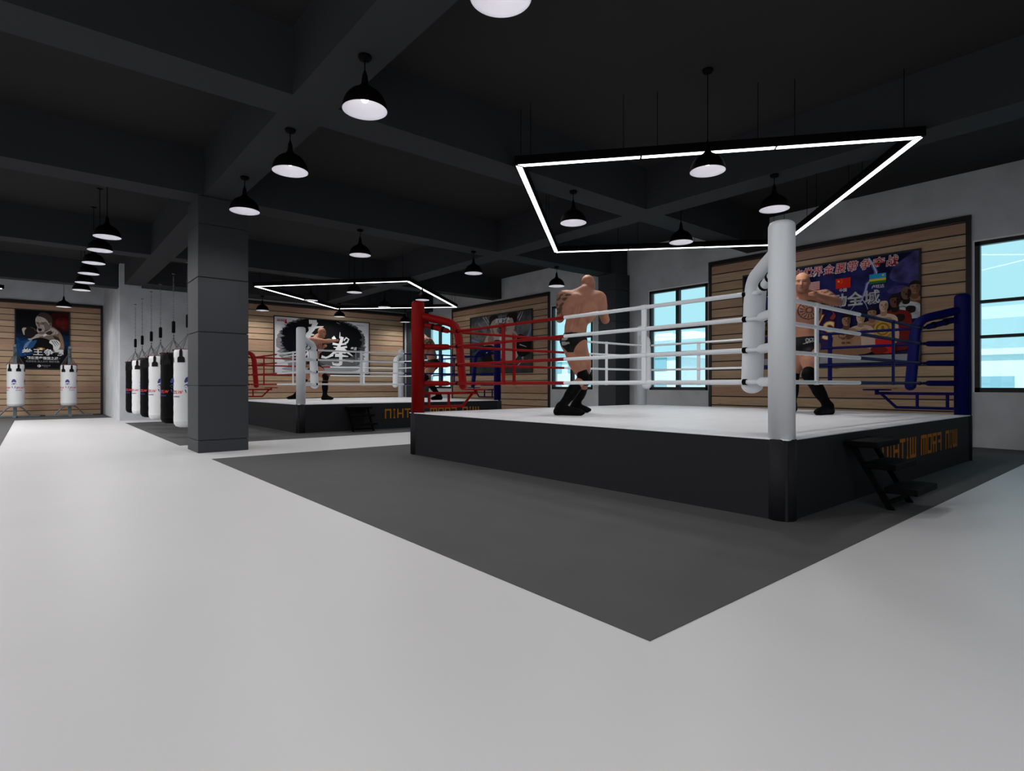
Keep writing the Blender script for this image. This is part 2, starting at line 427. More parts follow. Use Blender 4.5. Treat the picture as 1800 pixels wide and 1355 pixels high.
# ------------------------------------------------------------------ LED frames
M_led = mat('led_diffuser', (1, 1, 1), .5, emit=(1, 1, 1), estr=5.0)
def led(corners, label, nw=True):
    c = Vector((sum(p[0] for p in corners)/4, sum(p[1] for p in corners)/4, 0))
    root = empty('led_ceiling_light', (c.x, c.y, 4.08), 0, label, 'ceiling light', 'rectangular led lights over the rings')
    P = [Vector((p[0], p[1], 0))-c for p in corners]; W_ = .105; Hh = .115
    n = 4
    inn = []
    for i in range(n):
        a = (P[i]-P[i-1]).normalized(); b = (P[(i+1) % n]-P[i]).normalized()
        k = (b-a)/max(1e-6, (1+a.dot(b)*0)); 
        s_ = abs(a.x*b.y-a.y*b.x)
        inn.append(P[i]+(b-a)*(W_/s_))
    for i in range(n):
        A, B, Bi, Ai = P[i], P[(i+1) % n], inn[(i+1) % n], inn[i]
        mb = MB(); up = Vector((0, 0, Hh))
        mb.prism([A, B, Bi, Ai], up); mb.build('housing', M_black, root)
        d = (B-A).normalized(); q = (Ai-A); q = (q-d*q.dot(d)).normalized()
        L = (B-A).length
        for j in range(3):
            s0 = .02+(L-.04)*j/3+.012; s1 = .02+(L-.04)*(j+1)/3-.012
            def at(s, o):
                lo = A+d*s; 
                # clip to mitre
                return lo+q*o
            t0 = 1 if j == 0 else 0; t1 = 1 if j == 2 else 0
            m0 = d.dot((Ai-A))/W_*1.0; m1 = d.dot((Bi-B))/W_
            o0, o1 = .016, W_-.016
            pts = [at(s0+(m0*o0 if t0 else 0), o0), at(s1+(m1*o0 if t1 else 0), o0), at(s1+(m1*o1 if t1 else 0), o1), at(s0+(m0*o1 if t0 else 0), o1)]
            pts = [p+Vector((0, 0, -.006)) for p in pts]
            mb = MB(); mb.prism(pts, (0, 0, .006)); mb.build('diffuser', M_led, root)
        if nw:
            for j in range(3):
                for f in (.13, .87):
                    s = L*(j+f)/3; p = A+d*s+q*W_/2; wx, wy = p.x+c.x, p.y+c.y
                    top = ZC
                    for (x0, x1, y0, y1) in ((8.25, 8.77, -99, 99), (-99, 99, 6.15, 6.68), (-99, 99, 10.33, 10.87), (-99, 99, 15.85, 16.35), (-99, 99, 20.42, 21.5)):
                        if x0-.01 <= wx <= x1+.01 and y0-.01 <= wy <= y1+.01: top = ZB
                    mb = MB(); mb.tube([(p.x, p.y, Hh), (p.x, p.y, top-4.08)], .0045, 6); mb.build('suspension_wire', M_black, root)
    return root
led([(4.954, 5.856), (8.14, 2.02), (12.18, 5.55), (8.93, 9.17)], 'large rectangular led light frame hung over the nearer boxing ring')
led([(5.02, 18.08), (8.17, 14.30), (12.36, 17.95), (8.98, 21.36)], 'rectangular led light frame hung over the far boxing ring')
led([(-8.0, 23.2), (-4.8, 20.0), (-.72, 23.5), (-4.0, 26.6)], 'rectangular led light frame cut off by the left edge', True)

# ------------------------------------------------------------------ pendant lamps
M_shadein = mat('shade_lining_white', (.80, .80, .88), .5, emit=(.74, .74, .86), estr=.0)
M_bulb = mat('bulb_glow', (1, .95, .8), .3, emit=(1, .95, .86), estr=5.5)
RZ = 3.69
PEND_W = 84
def pendant(x, y, label, top=ZB, rz=RZ, group='black dome pendant lamps'):
    root = empty('pendant_lamp', (x, y, rz), 0, label, 'pendant lamp', group)
    R = .207
    prof = [(R, 0)]+[(R*math.cos(a)+.0, .215*math.sin(a)) for a in [PI/2*i/10 for i in range(1, 9)]]+[(.05, .225), (.036, .24)]
    mb = MB(); mb.lathe(prof, n=40); mb.tube([(0, 0, .232), (0, 0, .33)], [.036, .024], 16); mb.tube([(0, 0, .33), (0, 0, .37)], [.022, .01], 12)
    mb.build('shade', M_black, root)
    r2 = R-.003
    prof = [(R, -.0005), (r2, .0)]+[(r2*math.cos(a), .208*math.sin(a)) for a in [PI/2*i/10 for i in range(1, 10)]]+[(0, .209)]
    mb = MB(); mb.lathe(prof, n=40); mb.build('shade_lining', M_shadein, root)
    mb = MB(); mb.lathe([(0, .07), (.022, .076), (.036, .095), (.038, .118), (.028, .145), (.016, .17), (.014, .205)], n=16); mb.build('bulb', M_bulb, root)
    sp_ = bpy.data.lights.new('lamp_light', 'SPOT'); sp_.energy = PEND_W; sp_.spot_size = math.radians(168); sp_.spot_blend = 1.0; sp_.shadow_soft_size = .12; sp_.color = (1, .99, .98)
    so_ = bpy.data.objects.new('lamp_light', sp_); COL.objects.link(so_); so_.parent = root; so_.location = (0, 0, -.02)
    h = top-rz
    mb = MB(); mb.tube([(0, 0, .36), (0, 0, h-.03)], .006, 6); mb.build('cable', M_black, root)
    mb = MB(); mb.lathe([(.012, h-.05), (.05, h-.042), (.062, h-.02), (.062, h-.002), (0, h-.002)], n=24); mb.build('ceiling_rose', M_black, root)
    return root
PEND = [
 (2.386, 2.96, ZB, 'black dome pendant lamp cut off by the top edge of the photo'),
 (2.38, 4.99, ZB, 'black dome pendant lamp with glowing bulb hung under the beam, nearest fully visible'),
 (2.37, 7.00, ZB, 'black dome pendant lamp under the long beam, second fully visible one from the camera'),
 (2.392, 9.035, ZB, 'black dome pendant lamp hung just in front of the grey pillar'),
 (.97, 12.15, ZC, 'black dome pendant lamp nearest in the overlapping row left of the pillar'),
 (.97, 13.60, ZC, 'black dome pendant lamp second in the overlapping row left of the pillar'),
 (.97, 15.10, ZC, 'black dome pendant lamp third in the overlapping row left of the pillar'),
 (.97, 16.60, ZC, 'black dome pendant lamp fourth in the overlapping row left of the pillar'),
 (.98, 18.12, ZC, 'black dome pendant lamp fifth in the overlapping row left of the pillar'),
 (.985, 19.60, ZC, 'black dome pendant lamp last in the overlapping row left of the pillar'),
 (.745, 24.15, ZC, 'small black dome pendant lamp before the wood panel with the shouting boxer poster'),
 (6.235, 3.75, ZC, 'black dome pendant lamp inside the near led frame, directly below its front bar'),
 (8.334, 3.93, ZB, 'black dome pendant lamp just above the tall white ring post'),
 (6.58, 6.32, ZB, 'black dome pendant lamp inside the near led frame close to its left side'),
 (8.96, 5.92, ZC, 'black dome pendant lamp inside the near led frame above its rear bar'),
 (4.96, 10.61, ZB, 'black dome pendant lamp on the cross beam above the far ring led frame'),
 (7.766, 10.64, ZB, 'black dome pendant lamp between the two led frames, middle of its beam'),
 (10.43, 10.62, ZB, 'black dome pendant lamp hung left of the bald fighter seen from behind'),
 (6.82, 14.95, ZC, 'black dome pendant lamp inside the far led frame below its front bar'),
 (6.44, 17.2, ZC, 'black dome pendant lamp at the left bar of the far led frame'),
 (8.87, 17.14, ZC, 'black dome pendant lamp in front of the rear bar of the far led frame'),
 (9.0, 14.95, ZC, 'black dome pendant lamp peeking above the red ring post'),
 (6.03, 20.60, ZB, 'small black dome pendant lamp before the wood panel above the ink poster corner'),
 (8.80, 20.60, ZB, 'small black dome pendant lamp before the wood panel above the ink poster middle'),
 (11.60, 20.62, ZB, 'small black dome pendant lamp by the right end of the far wood panel'),
]
p0 = None
for x, y, top, lab in PEND:
    key = 'B' if top == ZB else 'C'
    src = KIDS.get(key)
    if src is None:
        KIDS[key] = pendant(x, y, lab, top)
    else:
        o = copy_tree(src); o.location = (x, y, RZ if key == 'B' else RZ+.03*(x < 1.2)); o['label'] = lab
# ------------------------------------------------------------------ wood panels
M_wood = bpy.data.materials.new('wood_planks'); M_wood.use_nodes = True
nt = M_wood.node_tree; N = nt.nodes; L = nt.links; b = N['Principled BSDF']; b.inputs['Roughness'].default_value = .62
b.inputs['Specular IOR Level'].default_value = .25
t = N.new('ShaderNodeTexCoord'); sp = N.new('ShaderNodeSeparateXYZ'); L.new(t.outputs['Object'], sp.inputs[0])
dv = N.new('ShaderNodeMath'); dv.operation = 'DIVIDE'; dv.inputs[1].default_value = .2127; L.new(sp.outputs['Z'], dv.inputs[0])
fl = N.new('ShaderNodeMath'); fl.operation = 'FLOOR'; L.new(dv.outputs[0], fl.inputs[0])
wnz = N.new('ShaderNodeTexWhiteNoise'); wnz.noise_dimensions = '1D'; L.new(fl.outputs[0], wnz.inputs['W'])
r1 = N.new('ShaderNodeValToRGB'); e = r1.color_ramp.elements
e[0].position = 0; e[0].color = (.42, .255, .17, 1); e[1].position = 1; e[1].color = (.52, .375, .24, 1)
q = r1.color_ramp.elements.new(.5); q.color = (.46, .31, .20, 1)
L.new(wnz.outputs['Value'], r1.inputs[0])
ad = N.new('ShaderNodeVectorMath'); ad.operation = 'ADD'; cb = N.new('ShaderNodeCombineXYZ')
mu = N.new('ShaderNodeMath'); mu.operation = 'MULTIPLY'; mu.inputs[1].default_value = 37.0; L.new(wnz.outputs['Value'], mu.inputs[0]); L.new(mu.outputs[0], cb.inputs[0])
L.new(t.outputs['Object'], ad.inputs[0]); L.new(cb.outputs[0], ad.inputs[1])
mp = N.new('ShaderNodeMapping'); mp.inputs['Scale'].default_value = (.9, 1, 13); L.new(ad.outputs[0], mp.inputs[0])
n1 = N.new('ShaderNodeTexNoise'); n1.inputs['Scale'].default_value = 2.2; n1.inputs['Detail'].default_value = 8; n1.inputs['Distortion'].default_value = .6; L.new(mp.outputs[0], n1.inputs['Vector'])
r2 = N.new('ShaderNodeValToRGB'); r2.color_ramp.elements[0].position = .3; r2.color_ramp.elements[0].color = (.80, .79, .78, 1); r2.color_ramp.elements[1].position = .7; r2.color_ramp.elements[1].color = (1.08, 1.07, 1.06, 1)
L.new(n1.outputs['Fac'], r2.inputs[0])
mp2 = N.new('ShaderNodeMapping'); mp2.inputs['Scale'].default_value = (.8, 1, 3.2); L.new(ad.outputs[0], mp2.inputs[0])
vo = N.new('ShaderNodeTexVoronoi'); vo.inputs['Scale'].default_value = 1.4; L.new(mp2.outputs[0], vo.inputs['Vector'])
r3 = N.new('ShaderNodeValToRGB'); r3.color_ramp.elements[0].position = .015; r3.color_ramp.elements[0].color = (.42, .36, .32, 1); r3.color_ramp.elements[1].position = .09; r3.color_ramp.elements[1].color = (1, 1, 1, 1)
L.new(vo.outputs['Distance'], r3.inputs[0])
m1 = N.new('ShaderNodeMixRGB'); m1.blend_type = 'MULTIPLY'; m1.inputs[0].default_value = 1; L.new(r1.outputs[0], m1.inputs[1]); L.new(r2.outputs[0], m1.inputs[2])
m2 = N.new('ShaderNodeMixRGB'); m2.blend_type = 'MULTIPLY'; m2.inputs[0].default_value = 1; L.new(m1.outputs[0], m2.inputs[1]); L.new(r3.outputs[0], m2.inputs[2])
L.new(m2.outputs[0], b.inputs['Base Color'])

def panel(x, y, rz, W_, label, z0=.0, z1=4.14):
    root = empty('wood_wall_panel', (x, y, z0), rz, label, 'wall panel')
    H_ = z1-z0; f = .075
    mb = MB()
    for a, c in (((0, -.045, 0), (f, -.002, H_)), ((W_-f, -.045, 0), (W_, -.002, H_)), ((f, -.045, H_-f), (W_-f, -.002, H_)), ((f, -.045, 0), (W_-f, -.002, .03))): mb.box(a, c)
    mb.build('frame', M_frame, root)
    mb = MB(); mb.box((f, -.012, .03), (W_-f, -.003, H_-f), 1)
    z = .2127*math.ceil(.03/.2127); lo = .03; k = 0
    while lo < H_-f-.01:
        hi = min(z, H_-f)
        if k in (4, 11) : g = .002
        else: g = .026
        mb.box((f+.004, -.03, lo), (W_-f-.004, -.012, hi-g), 0)
        lo = hi; z += .2127; k += 1
    mb.build('plank_cladding', [M_wood, M_frame], root)
    return root
panel(XR, 7.655, -PI/2, 5.15, 'brown wood plank panel behind the blue-cornered side of the near ring')
panel(XR, 18.97, -PI/2, 5.63, 'brown wood plank panel between windows, carrying the duel poster')
panel(4.3, 21.5, 0, 7.75, 'light wood plank panel behind the far ring, carrying the ink-splash poster')
panel(-3.6, YB, 0, 5.6, 'wood plank panel at the far left, carrying the shouting boxer poster')

# ------------------------------------------------------------------ posters
def PM(name, col, **k): return mat('print_'+name, col, .6, spec=.1, **k)
TXT = {}
def text_tris(s, h, bold=.0, shear=0.0):
    key = (s, h, bold, shear)
    if key in TXT: return TXT[key]
    cu = bpy.data.curves.new('txt', 'FONT'); cu.body = s; cu.size = h; cu.offset = bold; cu.shear = shear; cu.align_x = 'CENTER'; cu.align_y = 'CENTER'
    cu.resolution_u = 3
    ob = bpy.data.objects.new('txt', cu); COL.objects.link(ob)
    dg = bpy.context.evaluated_depsgraph_get(); dg.update()
    me = ob.evaluated_get(dg).to_mesh()
    v = [(p.co.x, p.co.y) for p in me.vertices]; f = [tuple(p.vertices) for p in me.polygons]
    ob.evaluated_get(dg).to_mesh_clear(); bpy.data.objects.remove(ob); bpy.data.curves.remove(cu)
    TXT[key] = (v, f); return v, f
def smooth_closed(pts, n=5):
    out = []; N_ = len(pts)
    for i in range(N_):
        p0, p1, p2, p3 = pts[i-1], pts[i], pts[(i+1) % N_], pts[(i+2) % N_]
        for k in range(n):
            t_ = k/n
            out.append(tuple(.5*(2*p1[j]+(p2[j]-p0[j])*t_+(2*p0[j]-5*p1[j]+4*p2[j]-p3[j])*t_*t_+(3*p1[j]-p0[j]-3*p2[j]+p3[j])*t_**3) for j in (0, 1)))
    return out
class Print:
    def __init__(s, w, h): s.mb = MB(); s.mats = []; s.w = w; s.h = h; s.L = 0
    def mi(s, m):
        if m not in s.mats: s.mats.append(m)
        return s.mats.index(m)
    def _c(s, p): return (min(max(p[0], .005), s.w-.005), min(max(p[1], .005), s.h-.005))
    def add(s, pts, m, lift=True):
        if lift: s.L += 1
        y = -.004-.0005*s.L
        s.mb.poly([(p[0], y, p[1]) for p in map(s._c, pts)], s.mi(m)); return s
    def blob(s, pts, m, n=5): return s.add(smooth_closed(pts, n), m)
    def ell(s, cx, cy, rx, ry, m, rot=0, n=20):
        c, q = math.cos(rot), math.sin(rot)
        return s.add([(cx+rx*math.cos(2*PI*k/n)*c-ry*math.sin(2*PI*k/n)*q, cy+rx*math.cos(2*PI*k/n)*q+ry*math.sin(2*PI*k/n)*c) for k in range(n)], m)
    def rect(s, a, b, c, d, m): return s.add([(a, b), (c, b), (c, d), (a, d)], m)
    def line(s, pts, w0, w1, m):
        n = len(pts); Lf = []; Rt = []
        for i, p in enumerate(pts):
            a = pts[max(i-1, 0)]; b_ = pts[min(i+1, n-1)]; dx, dy = b_[0]-a[0], b_[1]-a[1]; l = math.hypot(dx, dy) or 1
            ww = (w0+(w1-w0)*i/(n-1))/2
            Lf.append((p[0]-dy/l*ww, p[1]+dx/l*ww)); Rt.append((p[0]+dy/l*ww, p[1]-dx/l*ww))
        return s.add(Lf+Rt[::-1], m)
    def text(s, st, x, y, h, m, bold=0, shear=0, sx=1, sy=1):
        s.L += 1; yy = -.004-.0005*s.L
        v, f = text_tris(st, h, bold, shear)
        s.mb.add([(x+a*sx, yy, y+b_*sy) for a, b_ in v], f, s.mi(m)); return s
    def build(s, parent): return s.mb.build('print', s.mats, parent)
def poster(x, y, z, rz, w_, h_, label, fr=.035):
    root = empty('framed_poster', (x, y, z), rz, label, 'poster')
    mb = MB()
    mb.box((0, -.03, 0), (fr, 0, h_)); mb.box((w_-fr, -.03, 0), (w_, 0, h_)); mb.box((fr, -.03, 0), (w_-fr, 0, fr)); mb.box((fr, -.03, h_-fr), (w_-fr, 0, h_))
    mb.build('frame', M_frame, root)
    return root
def grad_mat(name, stops, axis='Z', lo=0, hi=1, nz=.5, nsc=1.5, detail=6, dist=.8):
    m = bpy.data.materials.new('print_'+name); m.use_nodes = True; nt = m.node_tree; b = nt.nodes['Principled BSDF']
    b.inputs['Roughness'].default_value = .6; b.inputs['Specular IOR Level'].default_value = .1
    t = nt.nodes.new('ShaderNodeTexCoord'); s = nt.nodes.new('ShaderNodeSeparateXYZ'); nt.links.new(t.outputs['Object'], s.inputs[0])
    mr = nt.nodes.new('ShaderNodeMapRange'); mr.inputs[1].default_value = lo; mr.inputs[2].default_value = hi; nt.links.new(s.outputs[axis], mr.inputs[0])
    n = nt.nodes.new('ShaderNodeTexNoise'); n.inputs['Scale'].default_value = nsc; n.inputs['Detail'].default_value = detail; n.inputs['Distortion'].default_value = dist
    nt.links.new(t.outputs['Object'], n.inputs['Vector'])
    ma = nt.nodes.new('ShaderNodeMath'); ma.operation = 'MULTIPLY_ADD'; ma.inputs[1].default_value = nz; nt.links.new(n.outputs['Fac'], ma.inputs[0])
    sb = nt.nodes.new('ShaderNodeMath'); sb.operation = 'SUBTRACT'; sb.inputs[1].default_value = nz*.5; nt.links.new(mr.outputs[0], sb.inputs[0]); nt.links.new(sb.outputs[0], ma.inputs[2])
    r = nt.nodes.new('ShaderNodeValToRGB'); el = r.color_ramp.elements
    el[0].position = stops[0][0]; el[0].color = (*stops[0][1], 1); el[1].position = stops[-1][0]; el[1].color = (*stops[-1][1], 1)
    for p, c in stops[1:-1]: q = el.new(p); q.color = (*c, 1)
    nt.links.new(ma.outputs[0], r.inputs[0]); nt.links.new(r.outputs[0], b.inputs['Base Color'])
    return m
W_ = PM('white', (.80, .80, .80)); K_ = PM('black', (.003, .003, .004)); SK = PM('skin', (.42, .24, .15)); SKd = PM('skin_dark', (.16, .075, .04)); SKl = PM('skin_light', (.66, .47, .35))
HR = PM('hair', (.018, .012, .010)); RD = PM('red', (.62, .02, .02)); GO = PM('gold', (.62, .38, .06)); GR = PM('grey', (.35, .35, .37)); BLm = PM('blue', (.02, .07, .30))
BR = PM('bronze', (.16, .10, .06)); DR = PM('deep_red', (.20, .015, .012)); FL = PM('flame', (.85, .50, .08)); FL2 = PM('flame_core', (.95, .82, .45)); FL3 = PM('flame_edge', (.35, .05, .03))
LIm = PM('lightning', (.62, .68, .92)); LI2 = PM('lightning_halo', (.16, .18, .45)); RK = PM('rock_violet', (.07, .06, .22), noise=.6, nscale=4); MTm = PM('metal', (.55, .56, .58), noise=.35, nscale=9)
SKm = PM('skin_mid', (.29, .155, .09))

def bust(P, cx, cy, r, skin, shade, hair=HR, bald=False, torso=None, body=1.0, low=None):
    # torso, neck, head (r = half head height)
    lo = cy-6.0*r if low is None else low
    ts = torso or skin
    P.blob([(cx-2.1*r*body, lo), (cx-2.3*r*body, cy-3.2*r), (cx-1.9*r*body, cy-1.95*r), (cx-.7*r, cy-1.45*r), (cx+.7*r, cy-1.45*r), (cx+1.9*r*body, cy-1.95*r), (cx+2.3*r*body, cy-3.2*r), (cx+2.1*r*body, lo)], ts)
    P.blob([(cx-.1*r, cy-2.2*r), (cx-1.25*r*body, cy-2.3*r), (cx-1.2*r*body, cy-3.2*r), (cx-.1*r, cy-3.3*r)], shade if ts is skin else shade)
    P.blob([(cx-.16*r, cy-2.3*r), (cx-1.15*r*body, cy-2.35*r), (cx-1.1*r*body, cy-3.05*r), (cx-.2*r, cy-3.1*r)], ts)
    P.blob([(cx+.1*r, cy-2.2*r), (cx+1.25*r*body, cy-2.3*r), (cx+1.2*r*body, cy-3.2*r), (cx+.1*r, cy-3.3*r)], shade)
    P.rect(cx-.02*r, cy-5*r, cx+.03*r, cy-2.2*r, shade)
    P.blob([(cx-.45*r, cy-.6*r), (cx-.5*r, cy-1.6*r), (cx, cy-1.85*r), (cx+.5*r, cy-1.6*r), (cx+.45*r, cy-.6*r)], shade)
    P.blob([(cx-.72*r, cy+.3*r), (cx-.66*r, cy-.45*r), (cx-.3*r, cy-.98*r), (cx+.3*r, cy-.98*r), (cx+.66*r, cy-.45*r), (cx+.72*r, cy+.3*r), (cx+.45*r, cy+.92*r), (cx-.45*r, cy+.92*r)], skin)
    P.blob([(cx+.25*r, cy+.6*r), (cx+.2*r, cy-.9*r), (cx+.6*r, cy-.5*r), (cx+.71*r, cy+.3*r)], shade)
    if not bald:
        P.blob([(cx-.78*r, cy+.15*r), (cx-.6*r, cy+.45*r), (cx, cy+.55*r), (cx+.6*r, cy+.45*r), (cx+.78*r, cy+.15*r), (cx+.75*r, cy+.75*r), (cx+.3*r, cy+1.1*r), (cx-.3*r, cy+1.1*r), (cx-.75*r, cy+.75*r)], hair)
    for sx in (-1, 1):
        P.ell(cx+sx*.3*r, cy+.12*r, .15*r, .05*r, HR); P.rect(cx+sx*.3*r-.18*r, cy+.24*r, cx+sx*.3*r+.18*r, cy+.31*r, HR)
    P.blob([(cx-.03*r, cy+.1*r), (cx-.14*r, cy-.3*r), (cx+.14*r, cy-.3*r), (cx+.05*r, cy+.1*r)], shade)
    P.rect(cx-.25*r, cy-.6*r, cx+.25*r, cy-.53*r, DR)

# -- title fight poster
po = poster(XR-.045, 6.755, 1.53, -PI/2, 3.51, 2.15, 'purple title-fight poster with flags and a row of boxers, red script above')
P = Print(3.51, 2.15)
bgm = grad_mat('violet_night', [(0, (.05, .02, .07)), (.35, (.03, .025, .14)), (.55, (.008, .008, .06)), (.75, (.03, .03, .17)), (1, (.006, .006, .04))], 'Z', 0, 2.15, .9, 1.6)
P.rect(.03, .03, 3.48, 2.12, bgm)
P.blob([(3.0, 1.65), (3.05, 1.85), (3.3, 2.05), (3.48, 2.12), (3.48, 1.55), (3.2, 1.55)], RK); P.blob([(2.95, 1.4), (3.1, 1.5), (3.3, 1.45), (3.1, 1.35)], RK)
P.line([(2.60, 2.12), (2.70, 1.98), (2.76, 1.82), (2.72, 1.70), (2.60, 1.60), (2.57, 1.45), (2.50, 1.30), (2.44, 1.20)], .07, .05, LI2)
P.line([(2.63, 2.12), (2.71, 1.96), (2.77, 1.80), (2.72, 1.69), (2.61, 1.61), (2.57, 1.46), (2.52, 1.32), (2.46, 1.20)], .022, .012, LIm)
P.line([(2.52, 1.30), (2.58, 1.2), (2.62, 1.08)], .014, .006, LIm); P.line([(2.46, 1.24), (2.36, 1.18), (2.30, 1.10)], .012, .005, LIm)
for ch, x in zip('拳击世界金腰带争夺战', (1.02, 1.25, 1.46, 1.66, 1.88, 2.11, 2.33, 2.57, 2.80, 3.03)):
    P.text(ch, x, 1.98, .215, W_, bold=.011, shear=.12, sx=.95)
    P.text(ch, x, 1.98, .215, RD, bold=.001, shear=.12, sx=.95)
# flags
P.rect(1.28, 1.60, 1.71, 1.78, W_)
for k in range(7): P.rect(1.28, 1.60+k*.0257, 1.71, 1.613+k*.0257, RD)
P.rect(1.28, 1.682, 1.46, 1.78, BLm)
for i in range(4):
    for j in range(3): P.ell(1.31+i*.04, 1.70+j*.03, .006, .006, W_, n=5)
P.rect(2.03, 1.57, 2.31, 1.775, PM('flag_red', (.75, .03, .01)))
YL = PM('flag_yellow', (.85, .65, .04))
def star(cx, cy, r): P.add([(cx+(r if k % 2 == 0 else r*.4)*math.sin(PI*k/5), cy+(r if k % 2 == 0 else r*.4)*math.cos(PI*k/5)) for k in range(10)], YL)
star(2.085, 1.72, .032)
for a, c in ((2.135, 1.755), (2.15, 1.73), (2.15, 1.70), (2.135, 1.68)): star(a, c, .011)
P.rect(2.65, 1.68, 2.94, 1.775, PM('flag_sky', (.03, .40, .75))); P.rect(2.65, 1.635, 2.94, 1.68, YL); P.rect(2.65, 1.585, 2.94, 1.635, PM('flag_green', (.03, .22, .05))); P.ell(2.89, 1.735, .018, .018, YL, n=12)
P.text('美国', 1.5, 1.53, .075, W_, .001); P.text('中国', 2.17, 1.525, .075, W_, .001); P.text('卢旺达', 2.80, 1.52, .075, W_, .001)
P.text('拳动全城', 2.25, 1.30, .29, GR, .010, 0, 1.02); P.text('拳动全城', 2.25, 1.305, .29, MTm, .002, 0, 1.02)
# flaming VS
for m_, bo in ((FL3, .03), (FL, .016), (FL2, .002)):
    P.text('V', 1.62, .88, .42, m_, bo, .1); P.text('S', 1.87, .70, .50, m_, bo, .1)
P.blob([(1.60, 1.0), (1.63, 1.12), (1.58, 1.2), (1.68, 1.1), (1.66, .98)], FL); P.blob([(1.92, .98), (1.98, 1.06), (1.95, 1.14), (2.03, 1.02), (1.98, .94)], FL3)
# fighters, back to front
bust(P, 3.42, 1.42, .115, SKm, SKd, low=.9)
bust(P, 3.28, 1.33, .115, BR, HR, bald=True, torso=MTm, low=.85)
bust(P, 3.10, 1.20, .12, SKd, HR, torso=DR, low=.3)
bust(P, 2.91, 1.12, .105, SKl, SK, bald=True, low=.4)
bust(P, 2.71, 1.00, .105, SK, SKm, low=.4)
bust(P, 2.51, .93, .105, SKl, SK, low=.25)
bust(P, 2.25, .90, .11, SK, SKd, low=.18)
bust(P, 1.20, .92, .13, SKm, SKd, low=.2); bust(P, .90, 1.05, .13, SK, SKd, low=.2); bust(P, .60, .95, .13, SKd, HR, low=.2)
for k in range(3):
    P.ell(2.205+.0, .62-.09*k, .04, .025, SKd, n=10); P.ell(2.30, .62-.09*k, .04, .025, SKd, n=10)
P.ell(2.91, .67, .155, .16, GO, n=24); P.ell(2.91, .67, .12, .125, PM('gold_dark', (.30, .15, .02)), n=24); P.ell(2.91, .67, .09, .09, GO, n=20); P.ell(2.91, .67, .03, .07, PM('gold_dark', (.3, .15, .02)), n=10)
P.blob([(2.78, .42), (2.85, .52), (3.05, .46), (3.12, .30), (3.05, .2), (2.85, .22)], RD); P.blob([(2.7, .3), (2.9, .34), (3.0, .24), (2.8, .18)], DR)
P.blob([(1.6, .30), (2.0, .34), (2.6, .33), (2.62, .2), (1.6, .18)], SKm)
P.rect(.03, .03, 3.48, .17, GR)
P.build(po)

# -- ink splash poster
po = poster(6.66, 21.46, 1.53, 0, 3.78, 2.13, 'white poster with black ink splash and brushed white fist character')
P = Print(3.78, 2.13)
P.rect(.03, .03, 3.75, 2.1, PM('paper', (.72, .72, .74), noise=.06, nscale=2))
rr = random.Random(5)
def ink(cx, cy, rx, ry, m_, n, jag):
    pts = []
    for k in range(n):
        a = 2*PI*k/n; ce, se = math.cos(a), math.sin(a)
        q = .8; x = cx+rx*math.copysign(abs(ce)**q, ce); y = cy+ry*math.copysign(abs(se)**q, se)
        j = 1-jag*rr.random()*(1 if k % 2 else .2)
        pts.append((cx+(x-cx)*j, cy+(y-cy)*(1-(1-j)*.5)))
    P.add(pts, m_)
ink(1.88, 1.12, 1.80, 1.08, PM('ink_grey', (.26, .26, .28)), 90, .14)
ink(1.90, 1.25, 1.72, .92, PM('ink_mid', (.07, .07, .075)), 110, .14)
ink(1.86, 1.33, 1.62, .80, K_, 120, .13)
P.blob([(.3, .2), (1.2, .35), (2.6, .28), (3.3, .42), (3.2, .16), (2, .1), (.8, .1)], PM('ink_wash', (.33, .33, .35)))
P.blob([(1.7, .5), (2.2, .62), (3.2, .6), (3.25, .36), (2.2, .34)], PM('ink_wash2', (.13, .13, .14)))
P.rect(.12, 1.93, .47, 2.02, PM('seal', (.38, .02, .03))); P.rect(.40, 1.86, .49, 1.93, PM('seal', (.38, .02, .03))); P.text('中国功夫', .28, 1.975, .08, W_, .0)
P.text('武术散打', .75, 1.94, .05, GR); P.text('中国传统武术文化', 3.35, 1.97, .045, K_)
# first brushed character (half hidden): strokes
for pts, a, c in (
    ([(1.30, 1.98), (1.60, 2.0)], .16, .14), ([(1.56, 2.0), (1.44, 1.72), (1.20, 1.42), (.95, 1.22)], .20, .09), ([(1.28, 1.72), (1.62, 1.80), (1.86, 1.84)], .13, .03),
    ([(1.2, 1.5), (1.5, 1.5)], .14, .05), ([(1.3, 1.45), (1.3, .62)], .14, .12), ([(1.34, .95), (1.12, .62), (.40, .55)], .08, .03), ([(1.32, .6), (1.26, .48)], .18, .1), ([(.34, .62), (.7, .70), (1.1, .74)], .02, .06)):
    P.line(pts, a, c, W_)
# second brushed character
for pts, a, c in (
    ([(2.23, 1.46), (2.33, 1.36)], .15, .10), ([(2.52, 1.66), (2.515, 1.42)], .02, .05), ([(2.62, 1.48), (2.54, 1.22), (2.44, 1.05)], .13, .10),
    ([(2.68, 1.34), (2.78, 1.46), (2.88, 1.40), (2.82, 1.28), (2.72, 1.24)], .05, .07), ([(2.22, 1.20), (2.45, 1.17), (2.78, 1.22)], .09, .06), ([(2.26, 1.06), (2.5, 1.04), (2.81, 1.10)], .03, .08),
    ([(2.52, 1.12), (2.34, .90), (2.12, .72), (1.98, .64)], .13, .05), ([(1.78, .68), (1.95, .64), (2.25, .74)], .11, .04), ([(2.60, 1.04), (2.86, .86), (3.05, .74)], .13, .03),
    ([(2.36, .90), (2.76, .88)], .10, .10), ([(2.32, .76), (2.60, .74), (2.86, .72)], .15, .04), ([(2.53, 1.05), (2.55, .72), (2.55, .42)], .14, .13), ([(2.40, .56), (2.7, .56), (3.06, .52)], .05, .07),
    ([(2.58, .44), (2.45, .38), (2.24, .40), (2.22, .48)], .13, .06)):
    P.line(pts, a, c, W_)
